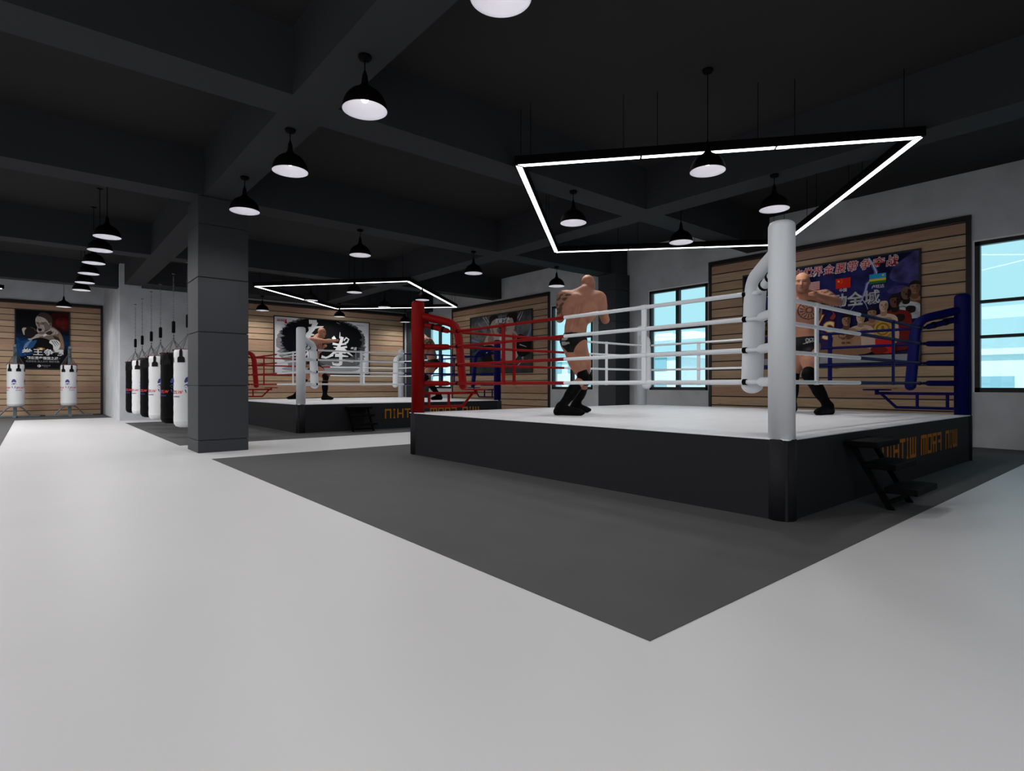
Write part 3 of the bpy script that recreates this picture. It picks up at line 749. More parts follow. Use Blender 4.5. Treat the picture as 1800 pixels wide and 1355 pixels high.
P.text('拳道', 3.08, 1.03, .13, W_, .002, .2); P.line([(2.38, 2.03), (2.52, 1.98)], .012, .01, W_); P.line([(3.17, .95), (3.2, .4)], .015, .004, W_)
P.rect(.3, .055, 3.3, .085, GR)
P.build(po)

# -- shouting boxer poster
po = poster(-.545, YB-.04, 1.685, 0, 1.555, 2.14, 'dark poster of a shouting boxer raising his gloves over white title characters')
P = Print(1.555, 2.14)
P.rect(.03, .03, 1.525, 2.11, grad_mat('dark_blue', [(0, (.003, .003, .004)), (.30, (.003, .004, .008)), (.45, (.004, .03, .10)), (.6, (.003, .004, .008)), (1, (.002, .002, .003))], 'Z', 0, 2.15, .5, 2))
P.blob([(1.05, 2.05), (1.0, 1.7), (1.15, 1.45), (1.4, 1.4), (1.52, 1.5), (1.52, 2.05)], PM('smoke_red1', (.035, .003, .004), noise=.7, nscale=5)); P.blob([(1.2, 1.9), (1.15, 1.65), (1.3, 1.5), (1.5, 1.55), (1.5, 1.85)], PM('smoke_red2', (.09, .006, .006), noise=.7, nscale=5))
P.blob([(.04, 1.1), (.04, .5), (.4, .5), (.62, .78), (.45, 1.05), (.2, 1.0)], PM('smoke_blue', (.006, .05, .16), noise=.6, nscale=4))
SA = PM('duo_light', (.50, .42, .38)); SB = PM('duo_mid', (.22, .16, .13)); SC = PM('duo_dark', (.05, .035, .03))
P.blob([(.98, 1.55), (1.12, 1.5), (1.28, 1.32), (1.36, 1.05), (1.36, .70), (1.10, .62), (.8, .9), (.62, 1.2), (.75, 1.35)], SB)
P.blob([(.98, 1.5), (1.12, 1.46), (1.22, 1.32), (1.12, 1.28), (.86, 1.22), (.9, 1.35)], SA); P.blob([(1.22, 1.3), (1.33, 1.1), (1.34, .8), (1.26, .9), (1.25, 1.1)], PM('duo_warm', (.36, .19, .10)))
P.blob([(.36, 1.08), (.45, 1.03), (.66, 1.1), (.88, 1.22), (.84, 1.3), (.62, 1.27), (.5, 1.15)], SA)
P.blob([(.57, 1.82), (.58, 1.62), (.62, 1.5), (.60, 1.38), (.68, 1.28), (.82, 1.30), (.95, 1.42), (1.02, 1.6), (1.0, 1.85), (.85, 2.0), (.68, 1.98)], SA)
P.blob([(.80, 1.35), (.95, 1.44), (1.01, 1.6), (.92, 1.62), (.86, 1.5)], SB); P.blob([(.84, 1.3), (.96, 1.4), (1.05, 1.35), (.98, 1.25)], SC)
P.blob([(.58, 1.80), (.64, 1.90), (.80, 1.86), (.90, 1.76), (.94, 1.68), (1.03, 1.66), (1.02, 1.9), (.88, 2.04), (.7, 2.04)], SC)
P.ell(.99, 1.64, .035, .06, SB); P.ell(.99, 1.64, .018, .035, SC)
P.line([(.59, 1.70), (.65, 1.665)], .03, .02, K_); P.line([(.70, 1.665), (.84, 1.71)], .02, .03, K_); P.ell(.63, 1.645, .03, .013, K_); P.ell(.77, 1.65, .04, .014, K_)
P.blob([(.66, 1.66), (.63, 1.56), (.70, 1.55)], SB); P.ell(.69, 1.44, .055, .07, K_, .2); P.line([(.66, 1.48), (.73, 1.49)], .015, .015, W_); P.line([(.63, 1.53), (.75, 1.53), (.79, 1.42)], .01, .014, SB)
P.blob([(.86, 1.72), (.93, 1.62), (.92, 1.48), (.84, 1.38), (.82, 1.5), (.80, 1.6)], SB); P.blob([(.58, 1.68), (.66, 1.70), (.70, 1.62), (.64, 1.60)], SB); P.blob([(.70, 1.62), (.72, 1.70), (.86, 1.70), (.86, 1.62), (.78, 1.60)], SB)
P.ell(.632, 1.65, .026, .010, K_, 0, 10); P.ell(.785, 1.655, .034, .011, K_, 0, 10); P.blob([(.64, 1.31), (.72, 1.36), (.82, 1.34), (.80, 1.28), (.7, 1.26)], SB); P.line([(.90, 1.44), (.80, 1.33)], .02, .008, SC)
for kx in range(4): P.line([(1.0+.07*kx, 1.44-.035*kx), (.98+.07*kx, 1.30-.03*kx)], .014, .004, SC)
P.blob([(1.06, 1.22), (1.2, 1.18), (1.26, 1.02), (1.12, 1.10)], SC); P.blob([(.66, 1.16), (.86, 1.22), (1.0, 1.14), (.84, 1.1)], SB)
P.line([(.6, 1.85), (.66, 1.74)], .008, .008, SB); P.line([(.68, 1.87), (.72, 1.76)], .008, .008, SB)
P.blob([(.20, 1.40), (.26, 1.5), (.42, 1.52), (.56, 1.44), (.57, 1.24), (.44, 1.1), (.3, 1.13), (.24, 1.25)], PM('glove_black', (.012, .010, .010)))
P.blob([(.20, 1.40), (.24, 1.47), (.32, 1.46), (.27, 1.36), (.27, 1.22), (.24, 1.24)], SA); P.line([(.44, 1.5), (.55, 1.44), (.57, 1.36)], .012, .012, SB)
P.blob([(.78, 1.24), (.86, 1.29), (.88, 1.24), (.8, 1.18)], W_)
P.blob([(.24, .76), (.30, .92), (.50, 1.08), (.72, 1.14), (.95, 1.06), (1.05, .85), (1.0, .62), (.5, .6)], K_)
P.blob([(.24, .74), (.30, .92), (.48, 1.06), (.42, .92), (.36, .8)], PM('glove_blue', (.14, .24, .42))); P.blob([(.34, .74), (.42, .95), (.60, 1.05), (.56, .9), (.48, .76)], PM('glove_blue2', (.02, .08, .22)))
P.blob([(.95, .98), (1.02, 1.08), (1.2, 1.06), (1.27, .9), (1.2, .72), (1.08, .72), (1.05, .88)], W_)
for k in range(3): P.line([(1.02+.06*k, 1.05), (1.14+.05*k, .84+.03*k)], .022, .012, K_)
P.ell(.72, .74, .12, .05, PM('glow_dim', (.25, .12, .05))); P.ell(.72, .74, .06, .035, PM('glow_mid', (.75, .42, .18))); P.ell(.72, .74, .03, .02, FL2)
for ch, x in zip('拳王争霸', (.34, .64, .94, 1.23)): P.text(ch, x, .60, .30, W_, .0055, 0, .98, .82)
P.text('· 精彩竞拳强强之战 ·', .77, .395, .115, W_, .002, 0, .95); P.text('光源球友·真人实打 精彩无限', .77, .275, .075, GR, .0)
P.ell(.67, .12, .05, .045, W_); P.ell(.655, .12, .02, .02, K_, n=10); P.text('搏击俱乐部', .86, .13, .05, GR); P.text('BOXING', .86, .085, .03, GR)
P.build(po)

# -- duel poster
po = poster(XR-.045, 17.68, 1.53, -PI/2, 3.55, 2.15, 'smoky grey-blue poster of two facing fighters between the windows')
P = Print(3.55, 2.15)
P.rect(.03, .03, 3.52, 2.12, grad_mat('smoke', [(0, (.05, .055, .06)), (.35, (.02, .025, .03)), (.55, (.11, .115, .12)), (.75, (.20, .20, .20)), (1, (.06, .065, .07))], 'Z', 0, 2.15, 1.3, 1.8))
bl = PM('streak_blue', (.20, .28, .50)); gy = PM('streak_grey', (.42, .42, .44))
for a, c, w0, m_ in (((.8, 2.1), (1.25, 1.6), .05, gy), ((.95, 2.1), (1.35, 1.65), .02, W_), ((.5, 1.9), (.95, 1.55), .06, bl), ((2.75, 1.25), (3.2, 1.75), .02, bl), ((2.8, .95), (3.2, 1.25), .02, gy), ((2.6, 1.75), (2.95, 2.1), .08, gy), ((2.85, 1.8), (3.05, 2.1), .03, W_), ((3.3, 1.2), (3.5, 1.6), .12, bl), ((3.0, .5), (3.5, .9), .06, gy), ((2.7, .2), (3.1, .5), .05, gy), ((2.9, .8), (3.5, .95), .03, bl), ((.1, 1.3), (.8, 1.1), .06, bl)):
    P.line([a, ((a[0]+c[0])/2+.02, (a[1]+c[1])/2), c], w0, w0*.3, m_)
PA = PM('skin_pale', (.52, .40, .33)); PB = PM('skin_cool', (.30, .20, .17))
# left fighter (profile to the right) and right fighter (profile to the left)
P.blob([(.95, .55), (.85, 1.0), (1.0, 1.35), (1.35, 1.5), (1.75, 1.45), (1.95, 1.1), (1.85, .5)], PA); P.blob([(1.1, 1.2), (1.2, 1.4), (1.45, 1.3), (1.4, 1.05)], PB)
P.blob([(1.22, 1.95), (1.28, 1.55), (1.45, 1.42), (1.62, 1.48), (1.66, 1.6), (1.72, 1.7), (1.66, 1.95), (1.5, 2.03)], PA); P.blob([(1.18, 2.0), (1.22, 1.75), (1.36, 1.9), (1.6, 1.98), (1.72, 1.97), (1.65, 2.1), (1.3, 2.11)], HR)
P.line([(1.55, 1.84), (1.68, 1.83)], .025, .02, HR); P.ell(1.6, 1.79, .04, .015, HR); P.line([(1.6, 1.57), (1.66, 1.57)], .02, .015, DR); P.blob([(1.3, 1.72), (1.35, 1.5), (1.5, 1.44), (1.42, 1.6)], PB)
P.blob([(1.95, .5), (1.95, 1.1), (2.1, 1.45), (2.5, 1.5), (2.8, 1.3), (2.85, .9), (2.7, .5)], PA); P.blob([(2.5, 1.4), (2.8, 1.2), (2.8, .9), (2.6, .95)], PB)
P.blob([(2.22, 1.95), (2.18, 1.72), (2.22, 1.5), (2.4, 1.42), (2.62, 1.55), (2.68, 1.9), (2.45, 2.04)], PA); P.blob([(2.2, 1.97), (2.3, 1.93), (2.5, 1.92), (2.6, 1.72), (2.74, 1.8), (2.74, 2.1), (2.3, 2.11)], HR)
P.line([(2.22, 1.84), (2.36, 1.83)], .02, .025, HR); P.ell(2.3, 1.79, .04, .015, HR); P.line([(2.24, 1.57), (2.3, 1.57)], .02, .015, DR)
P.blob([(2.8, 1.3), (2.75, .7), (3.1, .55), (3.5, .75), (3.5, 1.1), (3.2, 1.25)], K_); P.line([(2.9, .98), (3.25, .88)], .03, .01, W_)
P.blob([(.6, .95), (.7, .55), (1.15, .4), (1.6, .55), (1.6, .9), (1.2, 1.05)], K_); P.blob([(1.3, .85), (1.5, .9), (1.56, .6), (1.4, .5)], PM('warm_dark', (.2, .09, .04))); P.ell(1.05, .75, .05, .09, W_)
P.blob([(1.8, 1.3), (1.95, 1.35), (2.05, 1.0), (1.95, .7), (1.8, .8)], W_)
P.text('巅峰对决', 1.95, 1.87, .2, W_, .006, .15); P.text('KING OF BOXING', 1.95, 2.03, .06, GR); P.text('决', 1.9, 1.52, .28, K_, .004); P.text('2018', 1.7, .12, .05, W_)
P.build(po)

# ------------------------------------------------------------------ punching bags
M_bagw = mat('bag_white', (.66, .67, .68), .42, bump=.12, bscale=25); M_bagk = mat('bag_black', (.002, .002, .0024), .6, spec=.06, bump=.12, bscale=25)
M_strap = mat('strap_black', (.004, .004, .0045), .6, spec=.12); M_chain = mat('chain_steel', (.10, .10, .105), .4, metal=.8); M_trim = mat('trim_red', (.22, .05, .05), .6)
M_lb = mat('logo_blue', (.035, .035, .20), .5); M_lr = mat('logo_red', (.65, .03, .04), .5)
BR_ = .235
def wrap(mb, pts, f, a0, z0, r, mi):
    # put flat shapes on the cylinder; x runs along the circumference
    mb.add([((r)*math.sin(a0+x/r), -(r)*math.cos(a0+x/r), z0+y) for x, y in pts], f, mi)
def wpoly(mb, pts, a0, z0, r, mi):
    # fan strip subdivision so the shape follows the curve
    pts = [(p[0]*1.2, p[1]*1.3-.02) for p in pts]
    n = len(pts); cx = sum(p[0] for p in pts)/n; cy = sum(p[1] for p in pts)/n
    wrap(mb, pts+[(cx, cy)], [(i, (i+1) % n, n) for i in range(n)], a0, z0, r, mi)
def bag(white, loc, rz, label, group, ZT=1.48, hook=True, fan=.30):
    root = empty('punching_bag', loc, rz, label, 'punching bag', group)
    m = M_bagw if white else M_bagk
    R = BR_; H_ = ZT
    mb = MB()
    prof = [(0, 0), (R*.6, .006), (R*.85, .03), (R*.97, .075), (R, .12), (R+.002, .125), (R, .13)]
    prof += [(R+.0015*math.sin(k*1.7), .13+(H_-.2)*k/24) for k in range(1, 24)]
    prof += [(R, H_-.05), (R*.97, H_-.015), (R*.90, H_), (0, H_)]
    mb.lathe(prof, n=48); mb.build('body', m, root)
    mb = MB(); n = 96
    pts = [((R*.93)*math.cos(2*PI*k/n), (R*.93)*math.sin(2*PI*k/n), H_+.004+.012*(k % 2)) for k in range(n)]; pts.append(pts[0])
    mb.tube(pts, .0065, 5, caps=False); mb.build('rim_lacing', M_trim, root)
    r = R+.004
    for k in range(6):
        a0 = k*PI/3+PI/6
        mb = MB(); nx = 6; V = []; F = []
        for wz, zz in ((.030, 0), (.032, -.11), (.060, -.13), (.068, -.15), (.070, -.225)):
            for i in range(nx+1): V.append((-wz+2*wz*i/nx, zz))
        for j in range(4):
            for i in range(nx): F.append((j*(nx+1)+i, j*(nx+1)+i+1, (j+1)*(nx+1)+i+1, (j+1)*(nx+1)+i))
        wrap(mb, V, F, a0, H_-.02, r+.003, 0)
        mb.tube([(r*.96*math.sin(a0), -r*.96*math.cos(a0), H_+.0), (r*1.03*math.sin(a0), -r*1.03*math.cos(a0), H_-.02)], .016, 6)
        mb.build('strap', M_strap, root)
    # emblem and letters, repeated round the bag
    mb = MB()
    for k in range(4):
        a0 = k*PI/2; s = 1.0
        wpoly(mb, [(0, .17), (.035, .15), (.055, .10), (.045, .075), (0, .095), (-.045, .075), (-.055, .10), (-.035, .15)], a0, H_*.52, r-.002, 0)
        wpoly(mb, [(-.06, .03), (-.03, .06), (0, .045), (.03, .065), (.068, .03), (.03, .0), (.01, .022), (-.01, .018), (-.03, .0)], a0, H_*.52, r-.002, 0)
        wpoly(mb, [(-.05, -.02), (-.03, -.025), (-.02, -.075), (-.035, -.06)], a0, H_*.52, r-.002, 0); wpoly(mb, [(.04, -.02), (.02, -.025), (.01, -.08), (.028, -.06)], a0, H_*.52, r-.002, 0)
        wpoly(mb, [(-.03, .05), (.0, .07), (.03, .05), (.0, .055)], a0, H_*.52, r-.0015, 0)
    mb.build('emblem', M_lb, root)
    def wtext(s_, h, a0, z0, mi, mb_, bold=.002, shear=.2):
        v, f = text_tris(s_, h, bold, shear); wrap(mb_, v, f, a0, z0, r-.0015, mi)
    mb = MB()
    for k in range(4):
        a0 = k*PI/2
        wtext('Z', .085, a0+.33, H_*.52-.10, 1, mb); wtext('TLW', .085, a0+.33+.095/r+.02, H_*.52-.10, 0, mb)
        wtext('BOXING', .045, a0+.56, H_*.52-.18, 1, mb, .001)
    mb.build('brand_lettering', [M_lr, M_lb], root)
    if hook:
        top = H_+fan
        for k in range(6):
            a0 = k*PI/3+PI/6
            for da in (-.12, .12):
                p = Vector((R*.93*math.sin(a0+da), -R*.93*math.cos(a0+da), H_)); q = Vector((0, 0, top)); mb = MB()
                L_ = (q-p).length; nl = int(L_/.035)
                for i in range(nl):
                    c0 = p.lerp(q, i/nl); c1 = p.lerp(q, (i+1.15)/nl); dd = (c1-c0).normalized(); sd = dd.orthogonal().normalized()
                    if i % 2: sd = dd.cross(sd)
                    mb.tube([c0+sd*.006, c1+sd*.006], .0028, 4); mb.tube([c0-sd*.006, c1-sd*.006], .0028, 4)
                mb.build('rim_chain', M_chain, root)
    return root
def hanger(root, z0, z1):
    # swivel, damper spring and long chain up to the hook
    mb = MB(); mb.tube([(0, 0, z0), (0, 0, z0+.03)], .018, 10); mb.tube([(0, 0, z0+.03), (0, 0, z0+.12)], .006, 8); mb.tube([(0, 0, z0+.06), (0, 0, z0+.085)], .016, 10); mb.build('swivel', M_chain, root)
    mb = MB(); mb.tube([(0, 0, z0+.13), (0, 0, z0+.14), (0, 0, z0+.37), (0, 0, z0+.38)], [.02, .033, .033, .02], 14)
    for k in range(9): mb.tube([(0, 0, z0+.15+.024*k), (0, 0, z0+.162+.024*k)], .036, 12)
    mb.build('spring', M_black, root)
    mb = MB(); n = int((z1-z0-.42)/.055)
    for i in range(n):
        z = z0+.40+i*.055
        d = (.009, 0) if i % 2 else (0, .009)
        for s in (-1, 1): mb.tube([(s*d[0], s*d[1], z-.006), (s*d[0], s*d[1], z+.055)], .004, 4)
        for zz in (z-.006, z+.055): mb.tube([(-d[0], -d[1], zz), (d[0], d[1], zz)], .004, 4)
    mb.tube([(0, 0, z0+.37), (0, 0, z0+.41)], .008, 6); mb.lathe([(0, z1-.02), (.03, z1-.018), (.03, z1), (0, z1)], n=12)
    mb.build('hanging_chain', M_chain, root)
HB = [(19.76, 0, 'black hanging punching bag, farthest in the row by the grey wall'), (18.39, 1, 'white hanging punching bag between the two farthest black bags'), (16.81, 0, 'black hanging punching bag, middle one of three black bags'),
      (15.45, 1, 'white hanging punching bag in the middle of the row, left of the largest black bag'), (13.82, 0, 'black hanging punching bag next to the nearest white bag'), (12.36, 1, 'white hanging punching bag nearest, half hidden by the pillar')]
src = {}
for y, wh, lab in HB:
    a = math.atan2(2.25, y)
    if wh not in src:
        o = bag(bool(wh), (2.25, y, .30), 0, lab, 'hanging punching bags in a row'); hanger(o, 1.48+.30, 3.17); src[wh] = o
    else:
        o = copy_tree(src[wh]); o.location = (2.25, y, .30); o['label'] = lab
    o.rotation_euler = (0, 0, -a+.03)
M_steel = mat('stand_bluegrey', (.13, .17, .19), .45, metal=.3)
def bag_stand(x, y, label):
    root = empty('bag_stand', (x, y, 0), 0, label, 'bag stand', 'stands of the free standing punching bags')
    mb = MB(); mb.bbox((-.05, -.05, .05), (.05, .05, 2.42), .006); mb.build('post', M_steel, root)
    mb = MB(); mb.bbox((-.045, -.42, 2.40), (.045, .05, 2.50), .01); mb.prism([(-.02, -.05, 2.1), (-.02, -.3, 2.40), (-.02, -.22, 2.40), (-.02, -.05, 2.2)], (.04, 0, 0)); mb.build('arm', M_steel, root)
    mb = MB(); mb.bbox((-.68, -.06, .004), (.68, .06, .06), .01); mb.bbox((-.05, -.65, .004), (.05, -.06, .055), .01); mb.build('base', M_steel, root)
    for s in (-1, 1):
        mb = MB(); mb.tube([(s*.04, 0, .42), (s*.22, 0, .30), (s*.42, 0, .05)], .022, 8); mb.build('brace', M_steel, root)
    return root
so = bag_stand(-.52, 26.05, 'blue-grey steel stand carrying the leftmost white punching bag')
s2 = copy_tree(so); s2.location = (.97, 26.05, 0); s2['label'] = 'blue-grey steel stand carrying the white punching bag right of the boxer poster'
bs = bag(True, (-.49, 25.67, .36), -.20, 'leftmost white punching bag on a stand, before the wood panel', 'free standing white punching bags', 1.46, True, .42)
b2 = copy_tree(bs); b2.location = (.93, 25.67, .36); b2['label'] = 'white punching bag on a stand right of the shouting boxer poster'
# ------------------------------------------------------------------ fighters (one continuous sculpted surface each)
SK_ = math.sin(math.radians(40)); CK_ = math.cos(math.radians(40))
def UV(u, v, d):
    r = (u-900)/1000*d
    return np.array([SK_*d+CK_*r, CK_*d-SK_*r, CAM_H+(677.5-v)/1000*d])
def RA(r, a, z=0):   # right / away (from the photo's viewpoint) to world direction
    return np.array([CK_*r+SK_*a, -SK_*r+CK_*a, z])
def unit(v): v = np.asarray(v, float); return v/np.linalg.norm(v)

def caps(a, b, ra, rb, k=.03): return ('c', np.array(a, float), np.array(b, float), ra, rb, k)
def ell(c, ax, rad, k=.04): return ('e', np.array(c, float), np.array(ax, float), np.array(rad, float), k)

class Field:
    def __init__(s, lo, hi, h):
        s.lo = np.array(lo, float); s.h = h
        n = np.ceil((np.array(hi)-s.lo)/h).astype(int)+1
        s.n = n; s.F = np.full(n, .5, np.float32)
        s.ax = [s.lo[i]+h*np.arange(n[i]) for i in range(3)]
    def like(s):
        o = Field.__new__(Field); o.lo = s.lo; o.h = s.h; o.n = s.n; o.ax = s.ax; o.F = np.full(tuple(s.n), .5, np.float32); return o
    def sub(s, c0, c1):
        i0 = np.maximum(np.floor((c0-s.lo)/s.h).astype(int), 0); i1 = np.minimum(np.ceil((c1-s.lo)/s.h).astype(int)+1, s.n)
        return i0, i1
    def dist(s, p, i0, i1):
        X = s.ax[0][i0[0]:i1[0], None, None]; Y = s.ax[1][None, i0[1]:i1[1], None]; Z = s.ax[2][None, None, i0[2]:i1[2]]
        if p[0] == 'c':
            a, b, ra, rb = p[1:5]; ba = b-a; L2 = max(ba.dot(ba), 1e-9)
            px, py, pz = X-a[0], Y-a[1], Z-a[2]
            t = np.clip((px*ba[0]+py*ba[1]+pz*ba[2])/L2, 0, 1)
            return np.sqrt((px-t*ba[0])**2+(py-t*ba[1])**2+(pz-t*ba[2])**2)-(ra+(rb-ra)*t)
        c, A, r = p[1:4]
        q = [((X-c[0])*A[j][0]+(Y-c[1])*A[j][1]+(Z-c[2])*A[j][2])/r[j] for j in range(3)]
        k0 = np.sqrt(q[0]**2+q[1]**2+q[2]**2); k1 = np.sqrt((q[0]/r[0])**2+(q[1]/r[1])**2+(q[2]/r[2])**2)
        return k0*(k0-1)/np.maximum(k1, 1e-6)
    def bounds(s, p, m):
        if p[0] == 'c':
            return np.minimum(p[1]-p[3], p[2]-p[4])-m, np.maximum(p[1]+p[3], p[2]+p[4])+m
        r = max(p[3]); return p[1]-r-m, p[1]+r+m
    def union(s, p, k=None):
        k = p[-1] if k is None else k
        i0, i1 = s.sub(*s.bounds(p, k+.05))
        if (i1 <= i0).any(): return
        D = s.dist(p, i0, i1); sl = tuple(slice(i0[j], i1[j]) for j in range(3)); F = s.F[sl]
        h = np.maximum(k-np.abs(F-D), 0)/k
        s.F[sl] = np.minimum(F, D)-h*h*k*.25
    def carve(s, p, k=.01):
        i0, i1 = s.sub(*s.bounds(p, k+.02))
        if (i1 <= i0).any(): return
        D = -s.dist(p, i0, i1); sl = tuple(slice(i0[j], i1[j]) for j in range(3)); F = s.F[sl]
        h = np.maximum(k-np.abs(F-D), 0)/k
        s.F[sl] = np.maximum(F, D)+h*h*k*.25
    def mesh(s, F=None):
        F = s.F if F is None else F
        S = F < 0
        n = F.shape
        c = np.zeros(tuple(k-1 for k in n), np.int8)
        offs = [(i, j, k) for i in (0, 1) for j in (0, 1) for k in (0, 1)]
        for o in offs: c += S[o[0]:n[0]-1+o[0], o[1]:n[1]-1+o[1], o[2]:n[2]-1+o[2]]
        act = (c > 0) & (c < 8); idx = np.argwhere(act)
        if len(idx) == 0: return np.zeros((0, 3)), np.zeros((0, 4), int)
        ids = -np.ones(act.shape, np.int64); ids[act] = np.arange(len(idx))
        acc = np.zeros((len(idx), 3)); cnt = np.zeros(len(idx))
        val = {o: F[idx[:, 0]+o[0], idx[:, 1]+o[1], idx[:, 2]+o[2]] for o in offs}
        for o in offs:
            for a in range(3):
                if o[a] == 0:
                    q = list(o); q[a] = 1; q = tuple(q)
                    v0, v1 = val[o], val[q]; m = (v0 < 0) != (v1 < 0)
                    t = np.where(m, v0/np.where(m, v0-v1, 1), 0)
                    pt = np.array(o, float)[None].repeat(len(idx), 0); pt[:, a] += t
                    acc[m] += pt[m]; cnt[m] += 1
        V = (idx+acc/np.maximum(cnt, 1)[:, None])*s.h+s.lo
        Q = []
        for a in range(3):
            b_, c_ = (a+1) % 3, (a+2) % 3
            sl0 = [slice(1, n[i]-1) for i in range(3)]; sl0[a] = slice(0, n[a]-1)
            sl1 = list(sl0); sl1[a] = slice(1, n[a])
            s0 = S[tuple(sl0)]; s1 = S[tuple(sl1)]
            e = np.argwhere(s0 != s1)
            if len(e) == 0: continue
            flip = s0[e[:, 0], e[:, 1], e[:, 2]]
            base = e+np.array([0 if i == a else 1 for i in range(3)])
            def cell(db, dc):
                q = base.copy(); q[:, b_] -= db; q[:, c_] -= dc
                return ids[q[:, 0], q[:, 1], q[:, 2]]
            quad = np.stack([cell(1, 1), cell(0, 1), cell(0, 0), cell(1, 0)], 1)
            quad[~flip] = quad[~flip][:, ::-1]
            Q.append(quad)
        return V, np.concatenate(Q)

def np_obj(name, V, Q, m, parent, org, tint=None):
    me = bpy.data.meshes.new(name); V = V-org
    me.vertices.add(len(V)); me.vertices.foreach_set('co', V.astype(np.float32).ravel())
    me.loops.add(Q.size); me.loops.foreach_set('vertex_index', Q.astype(np.int32).ravel())
    me.polygons.add(len(Q)); me.polygons.foreach_set('loop_start', np.arange(0, Q.size, 4, dtype=np.int32))
    try: me.polygons.foreach_set('loop_total', np.full(len(Q), 4, np.int32))
    except Exception: pass
    me.update(calc_edges=True); me.validate()
    me.polygons.foreach_set('use_smooth', np.ones(len(me.polygons), bool))
    me.materials.append(m)
    if tint is not None and len(me.vertices) == len(tint):
        at = me.color_attributes.new('tint', 'FLOAT_COLOR', 'POINT')
        at.data.foreach_set('color', np.concatenate([tint, np.ones((len(tint), 1))], 1).astype(np.float32).ravel())
    o = bpy.data.objects.new(name, me); COL.objects.link(o); o.parent = parent
    return o
M_skin = bpy.data.materials.new('skin'); M_skin.use_nodes = True
nt = M_skin.node_tree; b = nt.nodes['Principled BSDF']; at = nt.nodes.new('ShaderNodeAttribute'); at.attribute_name = 'tint'
n_ = nt.nodes.new('ShaderNodeTexNoise'); n_.inputs['Scale'].default_value = 9; n_.inputs['Detail'].default_value = 5
tc_ = nt.nodes.new('ShaderNodeTexCoord'); nt.links.new(tc_.outputs['Object'], n_.inputs['Vector'])
rp = nt.nodes.new('ShaderNodeValToRGB'); rp.color_ramp.elements[0].position = .3; rp.color_ramp.elements[0].color = (.86, .82, .80, 1); rp.color_ramp.elements[1].position = .7; rp.color_ramp.elements[1].color = (1.08, 1.06, 1.05, 1)
mm = nt.nodes.new('ShaderNodeMixRGB'); mm.blend_type = 'MULTIPLY'; mm.inputs[0].default_value = 1
nt.links.new(n_.outputs['Fac'], rp.inputs[0]); nt.links.new(at.outputs['Color'], mm.inputs[1]); nt.links.new(rp.outputs[0], mm.inputs[2]); nt.links.new(mm.outputs[0], b.inputs['Base Color'])
b.inputs['Roughness'].default_value = .6; b.inputs['Specular IOR Level'].default_value = .18
M_cloth = mat('trunks_black', (.0035, .0035, .004), .6, spec=.15); M_boot = mat('boot_black', (.0018, .0018, .002), .65, spec=.06)
M_cprint = mat('trunks_print_grey', (.30, .30, .31), .6, spec=.1)
SKIN = np.array([.345, .165, .108])

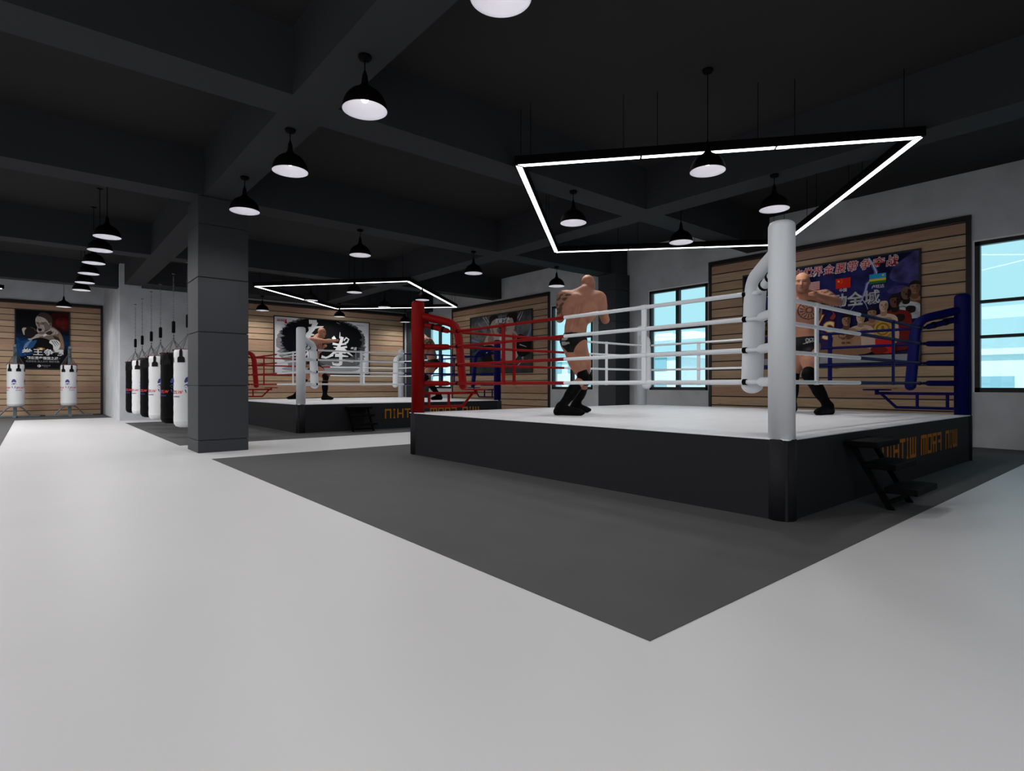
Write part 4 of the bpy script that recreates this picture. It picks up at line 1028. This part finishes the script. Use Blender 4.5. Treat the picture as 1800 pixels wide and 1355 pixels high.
def fighter(J, fC, fP, fH, label, tattoo='L', print_word=None, root_name='person', bt=.30):
    J = {k: (UV(*v) if len(v) == 3 and not isinstance(v, np.ndarray) else v) for k, v in J.items()}
    org = np.array([J['pelvis'][0], J['pelvis'][1], PH])
    up = np.array([0, 0, 1.])
    allp = np.array(list(J.values()))
    F = Field(allp.min(0)-.32, allp.max(0)+.36, .0095)
    def frame(f, upv):
        u_ = unit(upv); f_ = unit(np.array(f)-u_*np.dot(f, u_)); l_ = np.cross(u_, f_); return l_, f_, u_   # left, forward, up
    spine = J['neck']-J['waist']
    lC, fc, uC = frame(fC, spine); lP, fp, uP = frame(fP, J['waist']-J['pelvis']+up*.2); lH, fh, uH = frame(fH, up*.9+unit(J['head']-J['neck'])*.3)
    AC = (lC, fc, uC); AP = (lP, fp, uP)
    U = F.union
    ch = J['chest']
    # torso
    U(ell(J['pelvis'], AP, (.185, .135, .15), .05)); U(ell((J['pelvis']+J['waist'])/2, AP, (.165, .118, .17), .06))
    U(ell(J['waist'], AC, (.165, .118, .16), .06)); U(ell((J['waist']+ch)/2+uC*.02, AC, (.19, .13, .17), .06))
    U(ell(ch, AC, (.235, .148, .19), .06)); U(ell(ch+uC*.11, AC, (.215, .13, .12), .06))
    for s, sh in ((1, 'shL'), (-1, 'shR')):
        l = lC*s
        U(ell(ch+l*.10+fc*.095+uC*.035, AC, (.115, .06, .085), .035))            # pectoral
        U(ell(ch+l*.178-fc*.045-uC*.02, AC, (.085, .09, .19), .04))              # latissimus
        U(ell(ch+l*.10-fc*.11+uC*.06, AC, (.085, .04, .11), .03))                # shoulder blade
        U(caps(J['neck']-fc*.03+uC*.035, J[sh]+uC*.035-l*.04, .068, .070, .06))       # trapezius
        U(caps(ch+uC*.10+l*.08, J[sh], .11, .09, .05))
        U(caps(J['waist']+l*.045-fc*.105-uC*.1, ch+l*.05-fc*.13, .035, .04, .03))  # spine muscle
        for k in range(3): U(ell(J['waist']+l*.045+fc*.105+uC*(-.09+.085*k), AC, (.04, .018, .036), .015))
        U(ell(J['pelvis']+lP*s*.085-fp*.09-uP*.035, AP, (.10, .095, .11), .04))   # glute
    F.carve(caps(ch+fc*.175+uC*.08, ch+fc*.165-uC*.05, .012, .012), .03)
    F.carve(caps(ch-fc*.185+uC*.12, J['waist']-fc*.145, .018, .018), .04)
    # neck and head
    U(caps(J['neck']-uC*.05, J['head']-uH*.06-fh*.02, .098, .084, .05))
    h = J['head']; AH = (lH, fh, uH)
    U(ell(h+uH*.03-fh*.015, AH, (.100, .122, .112), .03)); U(ell(h-uH*.05+fh*.03, AH, (.082, .095, .105), .04))
    U(ell(h-uH*.125+fh*.075, AH, (.050, .045, .038), .03)); U(ell(h+uH*.035+fh*.095, AH, (.07, .022, .016), .015))
    for s in (1, -1):
        F.carve(ell(h+lH*s*.036+uH*.008+fh*.128, AH, (.024, .02, .015)), .016)
        U(ell(h+lH*s*.036+uH*.005+fh*.098, AH, (.017, .016, .012), .004))
        U(ell(h+lH*s*.052-uH*.03+fh*.085, AH, (.026, .022, .022), .02))
        U(ell(h+lH*s*.100-uH*.012-fh*.012, AH, (.014, .024, .036), .008)); F.carve(ell(h+lH*s*.114-uH*.01-fh*.004, AH, (.006, .012, .02)), .006)
        U(caps(h+lH*s*.045-uH*.07-fh*.0, h-uH*.125+fh*.05+lH*s*.02, .035, .03, .03))
    U(caps(h+fh*.118+uH*.02, h+fh*.145-uH*.038, .010, .017, .012)); U(ell(h+fh*.118-uH*.078, AH, (.030, .012, .009), .008)); U(ell(h+fh*.115-uH*.096, AH, (.026, .012, .009), .008))
    F.carve(caps(h+fh*.131-uH*.087-lH*.026, h+fh*.131-uH*.087+lH*.026, .003, .003), .008)
    # arms with fists
    for s, a in ((1, 'L'), (-1, 'R')):
        sh, el_, ha = J['sh'+a], J['el'+a], J['ha'+a]; d1 = unit(el_-sh); d2 = unit(ha-el_)
        U(caps(sh+uC*.005, sh+d1*.11, .115, .098, .05)); U(caps(sh+d1*.05, el_, .090, .060, .04))
        nb = unit(np.cross(d1, np.cross(d2, d1))+1e-6); U(ell(sh+d1*np.linalg.norm(el_-sh)*.58+nb*.022, (d1, nb, np.cross(d1, nb)), (.12, .055, .058), .03))
        U(ell(sh+d1*np.linalg.norm(el_-sh)*.50-nb*.028, (d1, nb, np.cross(d1, nb)), (.13, .050, .056), .03))
        U(caps(el_, el_+d2*.12, .055, .063, .03)); Lf = np.linalg.norm(ha-el_); wr = el_+d2*(Lf-.09); U(caps(el_+d2*.10, wr, .064, .035, .04))
        # fist: palm, four curled fingers, thumb
        upv = unit(np.cross(d2, np.cross(up, d2))); sd = np.cross(d2, upv)*s
        U(ell(ha-d2*.035, (d2, upv, sd), (.060, .030, .048), .02)); U(caps(wr, ha-d2*.04, .034, .034, .02))
        for i in range(4):
            o_ = sd*(-.036+.024*i); rl = (.88, 1, .95, .82)[i]
            k0 = ha+o_+upv*.022+d2*.008; k1 = k0+d2*.034*rl-upv*.010; k2 = k1-upv*.038*rl-d2*.004; k3 = k2-d2*.030*rl+upv*.004
            U(caps(k0-d2*.03, k0, .013, .0135, .008)); U(caps(k0, k1, .0135, .0125, .004)); U(caps(k1, k2, .0125, .0115, .003)); U(caps(k2, k3, .0115, .0105, .003))
        t0 = ha-d2*.045-sd*.040-upv*.01; t1 = ha-d2*.0-sd*.050-upv*.022; t2 = ha+d2*.030-sd*.024-upv*.030
        U(caps(t0, t1, .017, .014, .01)); U(caps(t1, t2, .014, .012, .004))
    # legs
    for s, a in ((1, 'L'), (-1, 'R')):
        hp, kn, an, to = J['hip'+a], J['kn'+a], J['an'+a], J['to'+a]
        d1 = unit(kn-hp); d2 = unit(an-kn); L1 = np.linalg.norm(kn-hp); L2 = np.linalg.norm(an-kn)
        kb = unit(to-an); kb = unit(kb-d1*np.dot(kb, d1)); AX = (d1, kb, np.cross(d1, kb))
        U(caps(hp-d1*.02, hp+d1*L1*.5, .128, .112, .05)); U(caps(hp+d1*L1*.4, kn, .115, .068, .05))
        U(ell(hp+d1*L1*.45+kb*.03, AX, (.22, .085, .10), .04)); U(ell(hp+d1*L1*.5-kb*.035, AX, (.20, .075, .09), .04)); U(ell(hp+d1*L1*.82+kb*.025, AX, (.08, .05, .07), .03))
        U(ell(kn+kb*.02, AX, (.06, .055, .058), .03))
        kf = unit(to-an); kf = unit(kf-d2*np.dot(kf, d2)); A2 = (d2, kf, np.cross(d2, kf))
        U(caps(kn, kn+d2*L2*.4, .065, .070, .04)); U(caps(kn+d2*L2*.35, an, .070, .044, .04)); U(ell(kn+d2*L2*.32-kf*.035, A2, (.15, .055, .068), .035))
        # foot inside the boot
        an2 = an.copy(); fd = to-an; fd[2] = 0; fd = unit(fd); gz = PH+.045
        ball = np.array([*(to[:2]-fd[:2]*.03), gz]); heel = np.array([*(an[:2]-fd[:2]*.05), gz+.005]); ak = np.array([an[0], an[1], max(an[2], PH+.12)])
        U(caps(ak, heel, .05, .045, .03)); U(caps(heel, ball, .042, .036, .03)); U(caps(ak, ball, .045, .03, .04))
    G = np.meshgrid(*F.ax, indexing='ij', sparse=True)
    def plane(p, nrm): return (G[0]-p[0])*nrm[0]+(G[1]-p[1])*nrm[1]+(G[2]-p[2])*nrm[2]
    root = empty(root_name, tuple(org), 0, label, 'person', 'bare-chested fighters in the rings')
    V, Q = F.mesh()
    # skin tint with tattoo, brows, lips and eyes
    T = np.tile(SKIN, (len(V), 1))
    tr_ = V-ch; s = 1 if tattoo == 'L' else -1; l = lC*s
    x = tr_ @ l; y = tr_ @ fc; z = tr_ @ uC
    ang = np.arctan2(z-.01, x-.085); rr_ = np.hypot(x-.085, (z-.01)*1.1)/1.35
    frnt = (y > .02)
    pat = frnt & (rr_ < .118) & ((rr_ > .104) | ((rr_ < .096) & (rr_ > .03) & (np.sin(ang*15+rr_*30) > .3)) | (np.abs(rr_-.03) < .006))
    T[pat] *= np.array([.16, .2, .24])
    sh = J['shL' if s > 0 else 'shR']; el_ = J['elL' if s > 0 else 'elR']; d1 = unit(el_-sh); q = V-sh; t = q @ d1; rad = np.linalg.norm(q-t[:, None]*d1, axis=1)
    arm = (rad < .135) & (t > -.10) & (t < .27) & (x > .13)
    w1 = np.sin(V[:, 0]*62+np.sin(V[:, 2]*50)*1.6)+np.sin(V[:, 1]*55+V[:, 2]*48+1.2)+.6*np.sin(V[:, 2]*95)
    T[arm & (w1 > .15)] *= np.array([.22, .27, .30]); T[arm & (w1 <= .15)] *= np.array([.82, .86, .86])
    qh = V-h; hx = qh @ lH; hy = qh @ fh; hz = qh @ uH
    face = hy > .06
    T[face & (np.abs(np.abs(hx)-.038) < .026) & (np.abs(hz-.041+.25*np.abs(np.abs(hx)-.03)) < .0065)] *= .35
    T[face & (np.abs(np.abs(hx)-.036) < .016) & (np.abs(hz-.006) < .007)] *= .25
    T[face & (np.abs(hx) < .028) & (np.abs(hz+.087) < .012)] *= np.array([.62, .42, .45])
    T[(hy > .02) & (hz < -.06) & (hz > -.17) & (np.abs(hz+.087) > .013)] *= .84
    T[(hz > .06)] *= np.array([1.02, 1.04, 1.0])
    body = np_obj('body', V, Q, M_skin, root, org, T)
    # trunks
    D = F.F-.007
    wp = J['pelvis']+uP*.105
    reg = np.maximum(plane(wp, uP), -plane(J['pelvis']-uP*.19, uP))
    for s_, a in ((1, 'L'), (-1, 'R')):
        hp, kn = J['hip'+a], J['kn'+a]; d1 = unit(kn-hp)
        nrm = unit(lP*s_*.78-uP*.62+fp*.02); reg = np.maximum(reg, plane(J['pelvis']+lP*s_*.135-uP*.085, nrm))
    reg2 = np.maximum(D, reg)
    V2, Q2 = F.mesh(np.ascontiguousarray(reg2.astype(np.float32))); tk = np_obj('trunks', V2, Q2, M_cloth, root, org)
    # grey print on the hip of the trunks
    mb = MB()
    def hip_patch(sgn, wdt, name):
        q0 = J['pelvis']; pts = []
        # sample points of the trunks' surface on the given side and lift small marks from it
        c_ = V2-q0; sx = c_ @ (lP*sgn); sy = c_ @ fp; sz = c_ @ uP
        return sx, sy, sz
    T2 = np.tile(np.array([.0035, .0035, .004]), (len(V2), 1)); c_ = V2-J['pelvis']; sx = c_ @ lP; sy = c_ @ fp; sz = c_ @ uP
    sgn = 1 if tattoo == 'L' else -1
    hipm = (sx*sgn > -.01) & (sy < -.03) & (sx*sgn < .12) & (np.abs(sz) < .10)
    m1_ = hipm & (np.sin(V2[:, 2]*80+np.sin(sy*60)*2)+np.sin(sy*90) > .2)
    T2[m1_] = .28
    if print_word:
        v, f = text_tris('CK', .10, .002, .4)
        gx = (sx-.03)/1.0; gz = (sz-.035-.25*gx)
        def seg(a_, b_):
            ax_, az_ = a_; bx_, bz_ = b_; L_ = (bx_-ax_)**2+(bz_-az_)**2
            t_ = np.clip(((gx-ax_)*(bx_-ax_)+(gz-az_)*(bz_-az_))/L_, 0, 1)
            return np.hypot(gx-ax_-t_*(bx_-ax_), gz-az_-t_*(bz_-az_))
        ln = [((-.055, .022), (-.085, .012)), ((-.085, .012), (-.085, -.012)), ((-.085, -.012), (-.055, -.02)), ((-.035, .028), (-.045, -.024)), ((-.042, 0), (.0, .034)), ((-.04, .0), (-.005, -.022)),
              ((.012, .03), (.004, -.02)), ((-.10, -.034), (.05, -.03))]
        # mirrored so the word reads from the front
        dm = np.min([seg((-p[0], p[1]), (-q_[0], q_[1])) for p, q_ in ln], 0)
        T2[(dm < .0055) & (sy > .04)] = .34
    at2 = tk.data.color_attributes.new('tint', 'FLOAT_COLOR', 'POINT')
    if len(tk.data.vertices) == len(T2):
        at2.data.foreach_set('color', np.concatenate([T2, np.ones((len(T2), 1))], 1).astype(np.float32).ravel())
    tk.data.materials[0] = M_trunk
    # boots and knee pads
    for s_, a in ((1, 'L'), (-1, 'R')):
        an = J['an'+a]; kn = J['kn'+a]; o_ = 'R' if a == 'L' else 'L'
        d2 = unit(an-kn); L2 = np.linalg.norm(an-kn)
        bf = F.like()
        to = J['to'+a]; kf = unit(to-an); kf = unit(kf-d2*np.dot(kf, d2)); A2 = (d2, kf, np.cross(d2, kf))
        fd = to-an; fd[2] = 0; fd = unit(fd); gz = PH+.045
        ball = np.array([*(to[:2]-fd[:2]*.03), gz]); heel = np.array([*(an[:2]-fd[:2]*.05), gz+.005]); ak = np.array([an[0], an[1], max(an[2], PH+.12)])
        B = bf.union
        B(caps(kn+d2*L2*bt, kn+d2*L2*.6, .086, .076, .03)); B(ell(kn+d2*L2*.36-kf*.030, A2, (.14, .066, .080), .03)); B(caps(kn+d2*L2*.5, ak, .078, .060, .04))
        B(caps(ak, heel, .062, .058, .03)); B(caps(heel+up*.010, ball+up*.0, .057, .046, .03)); B(caps(ak, ball, .057, .034, .06)); B(ell(ball+fd*.02+up*.002, (fd, np.cross(up, fd), up), (.072, .050, .036), .02))
        top = kn+d2*L2*bt
        BF = np.maximum(bf.F, -plane(top, d2)); BF = np.maximum(BF, PH+.004-G[2])
        vb, qb = F.mesh(np.ascontiguousarray(BF.astype(np.float32))); np_obj('boot', vb, qb, M_boot, root, org)
        hp = J['hip'+a]; d1 = unit(kn-hp); kf2 = F.like()
        kb = unit(to-an); kb = unit(kb-d1*np.dot(kb, d1))
        kf2.union(caps(kn-d1*.10+kb*.008, kn+kb*.018, .088, .083, .03)); kf2.union(caps(kn+kb*.015, kn+d2*.10, .083, .078, .03))
        KF = np.maximum(kf2.F, -plane(kn-d1*.10, d1)); KF = np.maximum(KF, plane(kn+d2*.085, d2))
        vk, qk = F.mesh(np.ascontiguousarray(KF.astype(np.float32))); np_obj('knee_pad', vk, qk, M_boot, root, org)
    return root
M_trunk = bpy.data.materials.new('trunks_printed'); M_trunk.use_nodes = True
nt = M_trunk.node_tree; b = nt.nodes['Principled BSDF']; at = nt.nodes.new('ShaderNodeAttribute'); at.attribute_name = 'tint'
nt.links.new(at.outputs['Color'], b.inputs['Base Color']); b.inputs['Roughness'].default_value = .6; b.inputs['Specular IOR Level'].default_value = .15

fighter(dict(pelvis=(1010, 598, 8.60), waist=(1012, 574, 8.60), chest=(1020, 541, 8.62), neck=(1028, 514, 8.66), head=(1034, 500, 8.74),
    shL=(992, 524, 8.66), elL=(984, 560, 8.78), haL=(1012, 522, 9.10), shR=(1052, 526, 8.58), elR=(1064, 562, 8.74), haR=(1050, 519, 9.02),
    hipL=(1003, 609, 8.64), knL=(1025, 664, 8.56), anL=(986, 716, 8.22), toL=(1021, 728, 8.08), hipR=(1018, 609, 8.52), knR=(1030, 665, 8.85), anR=(1012, 713, 9.16), toR=(1033, 724, 9.05)),
    RA(.12, 1), RA(.55, .8), RA(.5, .85, -.15), 'bare-chested bald person seen from behind in fighting stance by the red and white ropes', 'L')
fighter(dict(pelvis=(1415, 604, 8.75), waist=(1413, 580, 8.75), chest=(1411, 546, 8.72), neck=(1410, 520, 8.68), head=(1410, 496, 8.58),
    shL=(1450, 523, 8.70), elL=(1472, 531, 8.42), haL=(1429, 517, 8.14), shR=(1376, 524, 8.80), elR=(1368, 562, 8.75), haR=(1392, 532, 8.42),
    hipL=(1426, 612, 8.74), knL=(1422, 660, 8.40), anL=(1456, 714, 8.46), toL=(1437, 728, 8.28), hipR=(1404, 612, 8.78), knR=(1394, 664, 8.85), anR=(1392, 711, 9.25), toR=(1380, 722, 9.05)),
    RA(-.45, -.9), RA(-.5, -.87), RA(-.52, -.85, -.25), 'bare-chested bald person facing the camera with a raised fist beside the white post', 'L', 'CK', bt=.17)
fighter(dict(pelvis=(552, 639, 17.3), waist=(552, 624, 17.3), chest=(552, 606, 17.3), neck=(558, 594, 17.3), head=(566, 584, 17.3),
    shL=(560, 600, 17.52), elL=(560, 618, 17.62), haL=(571, 608, 17.5), shR=(551, 599, 17.1), elR=(572, 600, 17.06), haR=(592, 598, 17.0),
    hipL=(555, 644, 17.40), knL=(536, 667, 17.65), anL=(520, 696, 17.90), toL=(507, 702, 17.70), hipR=(556, 644, 17.22), knR=(572, 664, 17.05), anR=(571, 697, 17.0), toR=(583, 701, 16.95)),
    RA(.8, -.5), RA(.9, -.3), RA(.95, -.35, -.25), 'bare-chested bald person throwing a straight punch in the far ring', 'L', bt=.17)
fighter(dict(pelvis=(761, 638, 17.3), waist=(758, 625, 17.3), chest=(752, 607, 17.3), neck=(745, 595, 17.3), head=(737, 585, 17.3),
    shL=(752, 600, 17.08), elL=(748, 619, 17.05), haL=(733, 604, 17.0), shR=(742, 601, 17.5), elR=(736, 618, 17.5), haR=(728, 600, 17.4),
    hipL=(758, 644, 17.2), knL=(748, 664, 17.0), anL=(772, 696, 17.2), toL=(760, 702, 17.0), hipR=(762, 644, 17.4), knR=(744, 666, 17.5), anR=(735, 697, 17.7), toR=(727, 702, 17.5)),
    RA(-.8, -.5), RA(-.8, -.5), RA(-.95, -.2, -.15), 'bare-chested person with tattooed shoulder half hidden behind the red ring post', 'L')
